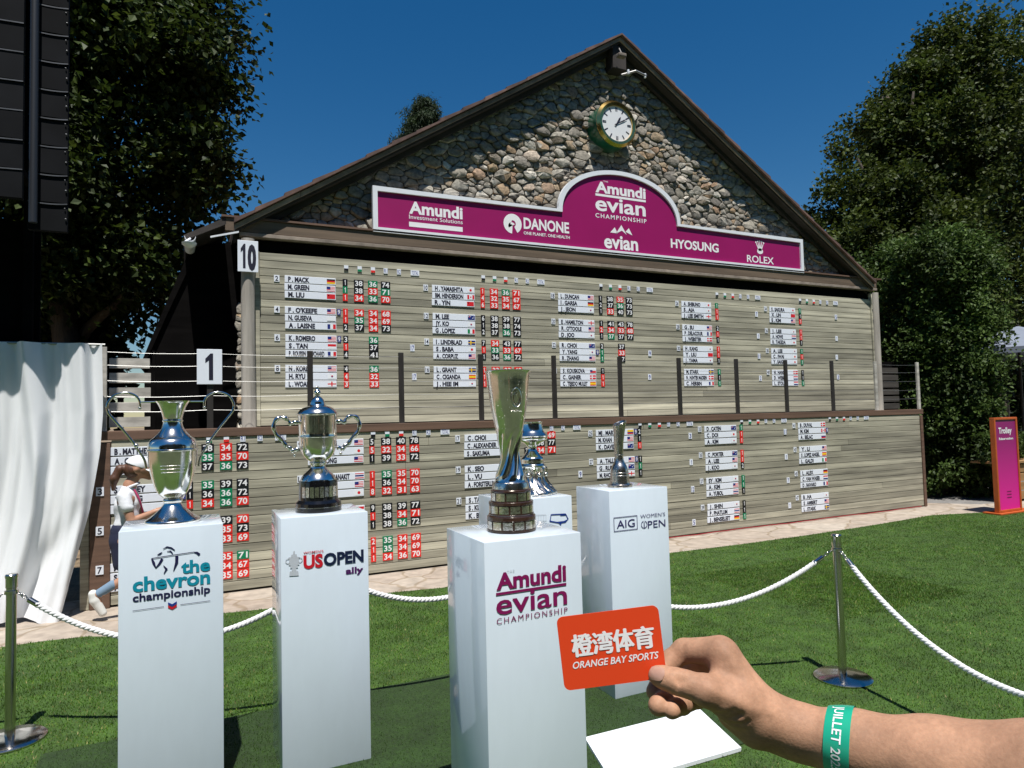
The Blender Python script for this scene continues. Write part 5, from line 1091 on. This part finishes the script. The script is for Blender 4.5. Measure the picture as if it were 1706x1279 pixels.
# ------------------------------------------------------------------ woman at the board
WYc = 7.72
wm = thing('person', 'woman in white cap, white polo and navy skirt walking bent over her phone', 'person', (-.5, WYc, 0))
J = dict(head=(-.415, WYc, 1.425), neck=(-.515, WYc, 1.27), chest=(-.535, WYc, 1.09), waist=(-.545, WYc, .88), hip=(-.55, WYc, .74),
    sN=(-.555, WYc-.145, 1.175), sF=(-.51, WYc+.145, 1.18), eN=(-.490, WYc-.185, .935), wN=(-.295, WYc-.07, 1.00), eF=(-.42, WYc+.17, .92), wF=(-.27, WYc+.06, .99),
    kB=(-.40, WYc-.07, .455), aB=(-.745, WYc-.07, .265), tB=(-.75, WYc-.07, .10), kF=(-.36, WYc+.07, .42), aF=(-.36, WYc+.07, .08))
HB = [cap(J['head'], (-.44, WYc, 1.44), .078, .092), ell((-.45, WYc, 1.445), (.098, .080, .10)), cap((-.385, WYc, 1.375), (-.345, WYc, 1.345), .052, .036), cap((-.318, WYc, 1.395), (-.302, WYc, 1.368), .010, .013), cap((-.322, WYc, 1.347), (-.318, WYc, 1.338), .012, .010), cap((-.45, WYc-.08, 1.40), (-.455, WYc-.083, 1.42), .012, .018), cap((-.47, WYc, 1.36), J['neck'], .052, .055)]
TB = [cap(J['neck'], J['chest'], .055, .10), cap(J['chest'], J['waist'], .10, .09), cap(J['waist'], J['hip'], .10, .125), cap((-.545, WYc-.09, 1.13), (-.515, WYc+.09, 1.13), .075, .075)]
AR = [[cap(J['sN'], J['eN'], .052, .038), cap(J['eN'], J['wN'], .038, .024)], [cap(J['sF'], J['eF'], .052, .038), cap(J['eF'], J['wF'], .038, .024)]]
def handprims(w_, s_):
    w_ = np.array(w_); P = [cap(w_, w_+(.045, 0, .006), .024, .027)]
    for k in range(4): P.append(cap(w_+(.055, s_*.006*(k-1.5)*1.6, .008-.006*k), w_+(.115, s_*(-.012)+s_*.005*(k-1.5), .014-.008*k), .0085, .007))
    P.append(cap(w_+(.015, -s_*.02, .022), w_+(.075, -s_*.022, .036), .010, .008)); return P
LG = [[cap((-.55, WYc-.07, .74), J['kB'], .088, .058), cap(J['kB'], J['aB'], .056, .034), cap(J['aB'], (-.80, WYc-.07, .25), .032, .034), cap((-.79, WYc-.07, .255), J['tB'], .032, .026)], [cap((-.55, WYc+.07, .74), J['kF'], .088, .058), cap(J['kF'], J['aF'], .055, .034), cap(J['aF'], (-.24, WYc+.07, .03), .032, .022)]]
def fb(G):
    d = field(HB+TB, G, .025)
    for a in AR: d = smin(d, field(a, G, .012), .02)
    for w_, s_ in ((J['wN'], -1), (J['wF'], 1)): d = smin(d, field(handprims(w_, s_), G, .008), .01)
    for l in LG: d = smin(d, field(l, G, .015), .02)
    return d
V_, F_ = nets(fb, (-.95, WYc-.30, -.02), (-.08, WYc+.30, 1.58), .0075); npmesh('body', V_, F_, M['skin2'], wm)
M['polo'] = mat('white_polo', (.72, .73, .76), .8, noise=((14, 14, 30), .10, 4), bump=((25, 25, 18), .5, .01)); M['skirt'] = mat('navy_skirt', (.012, .016, .045), .75, bump=((30, 30, 10), .4, .01)); M['cap'] = mat('white_cap', (.78, .79, .81), .7)
M['hair'] = mat('auburn_hair', (.085, .035, .018), .5, noise=((90, 90, 12), .4, 4), bump=((160, 160, 20), .6, .004)); M['shoe'] = mat('white_shoe', (.70, .70, .66), .6); M['sock'] = mat('blue_grey_sock', (.16, .24, .33), .85); M['lanyard'] = mat('pink_lanyard', (.45, .03, .12), .6)
SH = [cap((-.525, WYc, 1.225), J['chest'], .072, .116), cap(J['chest'], J['waist'], .112, .104), cap(J['waist'], (-.55, WYc, .80), .104, .120), cap((-.555, WYc-.10, 1.165), (-.525, WYc+.10, 1.165), .070, .070), cap(J['sN'], (-.53, WYc-.17, 1.075), .056, .062), cap(J['sF'], (-.48, WYc+.165, 1.075), .056, .062)]
def fsht(G): 
    d = field(SH, G, .02); return np.maximum(d, -(sd(cap((-.53, WYc, 1.23), (-.44, WYc, 1.43), .060, .060), G)))
V_, F_ = nets(fsht, (-.72, WYc-.30, .70), (-.30, WYc+.30, 1.32), .0075)
V_[:, 0] += .006*np.sin(V_[:, 2]*38+V_[:, 1]*20)*(V_[:, 2] < 1.1); npmesh('polo_shirt', V_, F_, M['polo'], wm)
b = MB(); b.tube([(-.49+.055*math.cos(a), WYc+.068*math.sin(a), 1.265+.02*math.cos(a)) for a in np.linspace(0, 2*math.pi, 25)], .013, 6, cap=False); b.build('collar', M['polo'], wm, smooth=True)
V_, F_ = nets(lambda G: np.maximum(field([cap((-.55, WYc, .82), (-.545, WYc, .74), .132, .145), cap((-.545, WYc, .74), (-.505, WYc-.03, .54), .145, .150)], G, .02), .47-G[..., 2]), (-.76, WYc-.24, .44), (-.30, WYc+.24, .93), .0075)
V_[:, 0] += .008*np.sin(V_[:, 1]*45)*np.clip(.75-V_[:, 2], 0, .3)*3; npmesh('skirt', V_, F_, M['skirt'], wm)
hd_ = np.array(J['head'])
def fcap(G):
    d = np.maximum(sd(ell((-.448, WYc, 1.462), (.112, .096, .098)), G), -((G[..., 2]-1.452)-(G[..., 0]+.448)*(-.42))); 
    q = G-np.array([-.318, WYc, 1.405]); br = np.sqrt((q[..., 0]/.092)**2+(q[..., 1]/.085)**2)-1; pl_ = np.abs(q[..., 2]+.42*q[..., 0]+2.2*q[..., 1]**2)-.006
    return smin(d, np.maximum(br*.08, pl_), .008)
V_, F_ = nets(fcap, (-.60, WYc-.13, 1.32), (-.20, WYc+.13, 1.58), .005); npmesh('cap', V_, F_, M['cap'], wm)
V_, F_ = nets(lambda G: field([ell((-.485, WYc, 1.415), (.085, .090, .085)), cap((-.545, WYc, 1.45), (-.60, WYc-.01, 1.43), .030, .036), cap((-.60, WYc-.01, 1.43), (-.648, WYc-.02, 1.34), .042, .040), cap((-.648, WYc-.02, 1.34), (-.655, WYc-.02, 1.24), .040, .018)], G, .02), (-.74, WYc-.14, 1.18), (-.36, WYc+.12, 1.54), .0065); npmesh('ponytail_hair', V_, F_, M['hair'], wm)
for nm, fn_, m_, lo_, hi_ in (('shoe', [cap((-.815, WYc-.07, .262), (-.80, WYc-.07, .20), .040, .044), cap((-.80, WYc-.07, .20), (-.735, WYc-.07, .075), .044, .036)], 'shoe', (-.9, WYc-.14, .0), (-.66, WYc+.0, .34)), ('shoe', [cap((-.37, WYc+.07, .045), (-.235, WYc+.07, .04), .044, .036)], 'shoe', (-.46, WYc, -.01), (-.16, WYc+.14, .12)), ('sock', [cap((-.765, WYc-.07, .262), (-.655, WYc-.07, .325), .041, .047)], 'sock', (-.84, WYc-.14, .2), (-.58, WYc, .4))):
    V_, F_ = nets(lambda G: field(fn_, G, .012), lo_, hi_, .006); npmesh(nm, V_, F_, M[m_], wm)
b = MB(); b.tube(curve3([(-.475, WYc-.06, 1.23), (-.425, WYc-.075, 1.12), (-.40, WYc-.03, .99), (-.395, WYc, .93)], 5), .008, 6); b.build('lanyard', M['lanyard'], wm)
b = MB(); b.box(-.235, -.09, WYc-.036, WYc+.036, 1.0, 1.009, .003); ph_ = tag(b.build('mobile_phone', M['ink']), 'dark phone in the hands of the woman in the white cap', 'phone')

# ------------------------------------------------------------------ photographer's hand holding a card
def D(x, y, z): return dep(x, y, z)
Z0 = .57
# card
tl, tr, bl_ = D(925.9, 1028.8, Z0+.003), D(1095.2, 1007.7, Z0+.006), D(940.9, 1151, Z0-.001)
u_ = Vector(tr-tl); v_ = Vector(tl-bl_); cw, chh = u_.length, v_.length; PC = Plane(bl_, u_, v_ - u_.normalized()*v_.dot(u_.normalized()))
cdo = thing('orange_card', 'orange red card with white Chinese characters held in the fingers', 'card', tuple(bl_))
b = MB(); rc = .0055; out = []
for cx_, cy_, a0 in ((cw-rc, rc, -90), (cw-rc, chh-rc, 0), (rc, chh-rc, 90), (rc, rc, 180)): out += [(cx_+rc*math.cos(rad(a0+t)), cy_+rc*math.sin(rad(a0+t))) for t in np.linspace(0, 90, 9)]
n = len(out); b.add([PC.p(x, y, 0) for x, y in out]+[PC.p(x, y, -.0009) for x, y in out], [tuple(range(n)), tuple(range(2*n-1, n-1, -1))]+[(i, n+i, n+(i+1) % n, (i+1) % n) for i in range(n)])
b.build('card_sheet', M['card'], cdo)
b = MB(); P_ = PC
for k_, ch_ in enumerate('橙湾体育'): P_.text(b, ch_, cw*(.118+.2025*k_+.004), cw*(.118+.2025*k_+.196), chh*.462, chh*.735, bold=0, d=.0003)
for q_, (sx_, sy_) in enumerate(((.006, .004), (-.006, -.004), (.006, -.004), (-.006, .004), (.009, 0), (-.009, 0), (0, .006), (0, -.006))):
    for k_, ch_ in enumerate('橙湾体育'): P_.text(b, ch_, cw*(.118+.2025*k_+.004+sx_), cw*(.118+.2025*k_+.196+sx_), chh*(.462+sy_), chh*(.735+sy_), bold=0, d=.00032+.000015*q_)
b.v = [tuple(q) for q in b.v]
P_.text(b, 'ORANGE BAY SPORTS', cw*.098, cw*.935, chh*.282, chh*.375, bold=.018, shear=.24, d=.0003); b.build('lettering', M['letter_white'], cdo)

hn = thing('person', "photographer's bare forearm and hand reaching in from the lower right", 'person', tuple(D(1290, 1208, .55)))
pl_ = Z0
fing = {
 'index': [(1205, 1087, .572, .0110), (1138, 1085, .590, .0096), (1117, 1101, .589, .0088), (1099, 1121, .5815, .0070)],
 'middle': [(1208, 1104, .590, .0110), (1128, 1113, .618, .0098), (1100, 1138, .606, .0088), (1092, 1152, .590, .0080)],
 'ring': [(1212, 1128, .604, .0108), (1142, 1146, .620, .0095), (1114, 1161, .590, .0090), (1097, 1175, .557, .0084)],
 'pinky': [(1216, 1150, .612, .0096), (1160, 1163, .622, .0086), (1136, 1174, .588, .0080), (1119, 1182, .553, .0074)]}
def chain(L): return [cap(D(*a[:3]), D(*b_[:3]), a[3], b_[3]) for a, b_ in zip(L[:-1], L[1:])]
THUMB = [(1226, 1168, .552, .0165), (1176, 1150, .548, .0122), (1143, 1139, .553, .0100), (1124, 1134, .557, .0098), (1104, 1128, .5615, .0086), (1095, 1125, .564, .0074)]
PALM = [cap(D(1286, 1196, .552), D(1203, 1088, .570), .0150, .0108), cap(D(1289, 1201, .564), D(1208, 1104, .588), .0155, .0115), cap(D(1290, 1208, .570), D(1212, 1128, .602), .0155, .0125), cap(D(1288, 1213, .571), D(1216, 1149, .610), .0150, .012),
        cap(D(1262, 1191, .552), D(1222, 1166, .552), .0175, .0165), cap(D(1258, 1212, .556), D(1225, 1186, .566), .0155, .015), cap(D(1206, 1090, .571), D(1216, 1148, .608), .0100, .0105), cap(D(1214, 1116, .568), D(1220, 1160, .572), .013, .013), cap(D(1205, 1120, .562), D(1190, 1146, .556), .0075, .0075)]
ARM = [cap(D(1274, 1193, .556), D(1322, 1213, .549), .0160, .0178), cap(D(1283, 1211, .564), D(1330, 1223, .556), .0145, .0170), cap(D(1322, 1213, .549), D(1420, 1239, .525), .0178, .0226), cap(D(1330, 1223, .556), D(1420, 1246, .535), .0170, .0218), cap(D(1420, 1240, .525), D(1560, 1271, .49), .0232, .0285), cap(D(1420, 1246, .535), D(1560, 1276, .50), .0225, .0285), cap(D(1560, 1271, .49), D(1760, 1309, .445), .0285, .037), cap(D(1560, 1276, .50), D(1760, 1312, .455), .0285, .036), cap(D(1760, 1309, .445), D(2080, 1390, .38), .037, .042)]
def fhand(G):
    palm = smin(field(PALM, G, .009), field(ARM, G, .012), .012); palm0 = palm; palm = smin(palm, field(chain(THUMB), G, .004), .007)
    d = palm
    for k in fing: d = np.minimum(d, smin(palm0, field(chain(fing[k]), G, .0035), .006))
    d = smin(d, sd(cap(D(1143, 1081, .588), D(1198, 1078, .573), .0078, .0086), G), .005)
    for a_, c_, w_, h_ in GRV:
        ab = c_-a_; t = np.clip(((G-a_)@ab)/(ab@ab), 0, 1); q = np.linalg.norm(G-a_-t[..., None]*ab, axis=-1); d = d+h_*np.exp(-(q/w_)**2)
    return d
GRV = [(D(*a), D(*c), w_, h_) for a, c, w_, h_ in (((1201, 1203, .541), (1233, 1190, .536), .0032, .0024), ((1207, 1210, .545), (1244, 1198, .538), .0030, .0020), ((1196, 1190, .542), (1222, 1181, .537), .0030, .0018),
    ((1136, 1124, .546), (1130, 1146, .548), .0022, .0020), ((1130, 1122, .548), (1124.5, 1143, .550), .0020, .0017), ((1142, 1126, .545), (1137, 1149, .547), .0020, .0013), ((1137, 1076, .580), (1136, 1098, .578), .0024, .0022), ((1166, 1085, .566), (1176, 1100, .560), .0035, .0014), ((1212, 1092, .559), (1284, 1186, .534), .0042, -.0013), ((1186, 1150, .536), (1266, 1186, .533), .0045, -.0012), ((1232, 1112, .556), (1296, 1178, .534), .0022, -.0008), ((1300, 1195, .531), (1380, 1205, .515), .0024, -.0007))]
al = np.array([D(*q) for q in ((1085, 1050, .56), (1085, 1200, .66), (1420, 1160, .5), (1420, 1320, .56), (1300, 1260, .6), (1100, 1060, .64), (1240, 1060, .56), (1250, 1180, .50), (1085, 1130, .53))])
lo_, hi_ = al.min(0)-.02, al.max(0)+.02
arm_end = D(1800, 1330, .43)
lo2 = np.minimum(lo_, arm_end-.06); hi2 = np.maximum(hi_, arm_end+.02)
V_, F_ = nets(fhand, lo2, hi2, .0014)
npmesh('arm_and_hand', V_, F_, M['skin'], hn)
# thumb nail, laid on the skin
ax_ = (Vector(D(1091, 1124.5, .5585))-Vector(D(1112, 1130, .5525))).normalized(); vw = (Vector((0, 0, EYE))-Vector(D(1100, 1127, .56))).normalized()
nn_ = vw+Vector(_u)*.30; nn_ = (nn_-ax_*nn_.dot(ax_)).normalized(); sd_ = ax_.cross(nn_); cN = Vector(D(1099, 1127, .5625))
N1, N2 = 13, 11; vs = []
for i in range(N1):
    t = -1+2*i/(N1-1); wd = .0057*(1-.12*max(0, t)**3-.30*max(0, -t)**4)
    for j in range(N2):
        q = cN+ax_*(t*.0064+.0004-.0012*(1-abs(-1+2*j/(N2-1)))*(t < -.6))+sd_*(wd*(-1+2*j/(N2-1)))+nn_*.02
        tt = np.linspace(0, .03, 120); f = fhand((np.array(q)[None]-np.array(nn_)[None]*tt[:, None])[None])[0]; k = int(np.argmax(f < 0)) if (f < 0).any() else int(np.argmin(f))
        vs.append(q-nn_*(float(tt[k])-.0009))
b = MB(); b.add(vs, [(i*N2+j, i*N2+j+1, (i+1)*N2+j+1, (i+1)*N2+j) for i in range(N1-1) for j in range(N2-1)]); b.build('thumb_nail', M['nail'], hn, smooth=True)
# wristband: follows the skin of the forearm
A0, A1 = Vector(D(1385, 1232, .533)), Vector(D(1420, 1241, .525)); ax_ = (A1-A0).normalized(); c0 = Vector(D(1400, 1240, .531))
up_ = Vector(_u); e1 = (up_-ax_*up_.dot(ax_)).normalized(); e2 = ax_.cross(e1)
def skin_r(c, d):
    t = np.linspace(.012, .045, 200); G = np.array(c)[None]+np.array(d)[None]*t[:, None]; f = fhand(G[None])[0]; i = np.argmax(f > 0); return float(t[i])
NB, NW = 72, 5; Wd = .0185; rings = []
for i in range(NW):
    o = (i/(NW-1)-.5)*Wd; c = c0+ax_*o; rings.append([c+(e1*math.cos(a)+e2*math.sin(a))*(skin_r(c, e1*math.cos(a)+e2*math.sin(a))+.0011) for a in np.linspace(0, 2*math.pi, NB, endpoint=False)])
b = MB(); b.add([p for r_ in rings for p in r_], [(i*NB+j, i*NB+(j+1) % NB, (i+1)*NB+(j+1) % NB, (i+1)*NB+j) for i in range(NW-1) for j in range(NB)])
wb = tag(b.build('wristband', M['band'], hn, smooth=True), 'green event wristband with white lettering')
# lettering bent round the band
gv, gf = glyphs('JUILLET 2025', .012); gx = gv[:, 0]-gv[:, 0].min(); gx = gx/gx.max(); gy = gv[:, 1]/gv[:, 1].max()
RR = np.array([[list(p) for p in r_] for r_ in rings])
def bandp(s_, w_):
    a = (s_ % 1)*NB; i = int(a) % NB; f = a-int(a); r_ = w_*(NW-1); k = min(NW-2, int(r_)); g = r_-k
    p = (RR[k, i]*(1-f)+RR[k, (i+1) % NB]*f)*(1-g)+(RR[k+1, i]*(1-f)+RR[k+1, (i+1) % NB]*f)*g
    c = np.array(c0+ax_*((w_-.5)*Wd)); d = p-c; return p+d/np.linalg.norm(d)*.0004
to_cam = (Vector((0, 0, EYE))-c0).normalized(); acam = math.atan2(to_cam.dot(e2), to_cam.dot(e1))/(2*math.pi); sgn = 1 if e2.dot(to_cam) > 0 else -1
b = MB(); b.add([bandp(sgn*(.0+.30*x), .32+.36*y) for x, y in zip(gx, gy)], [f if sgn*1 > 0 else f[::-1] for f in gf]); b.build('lettering', M['letter_white'], wb)
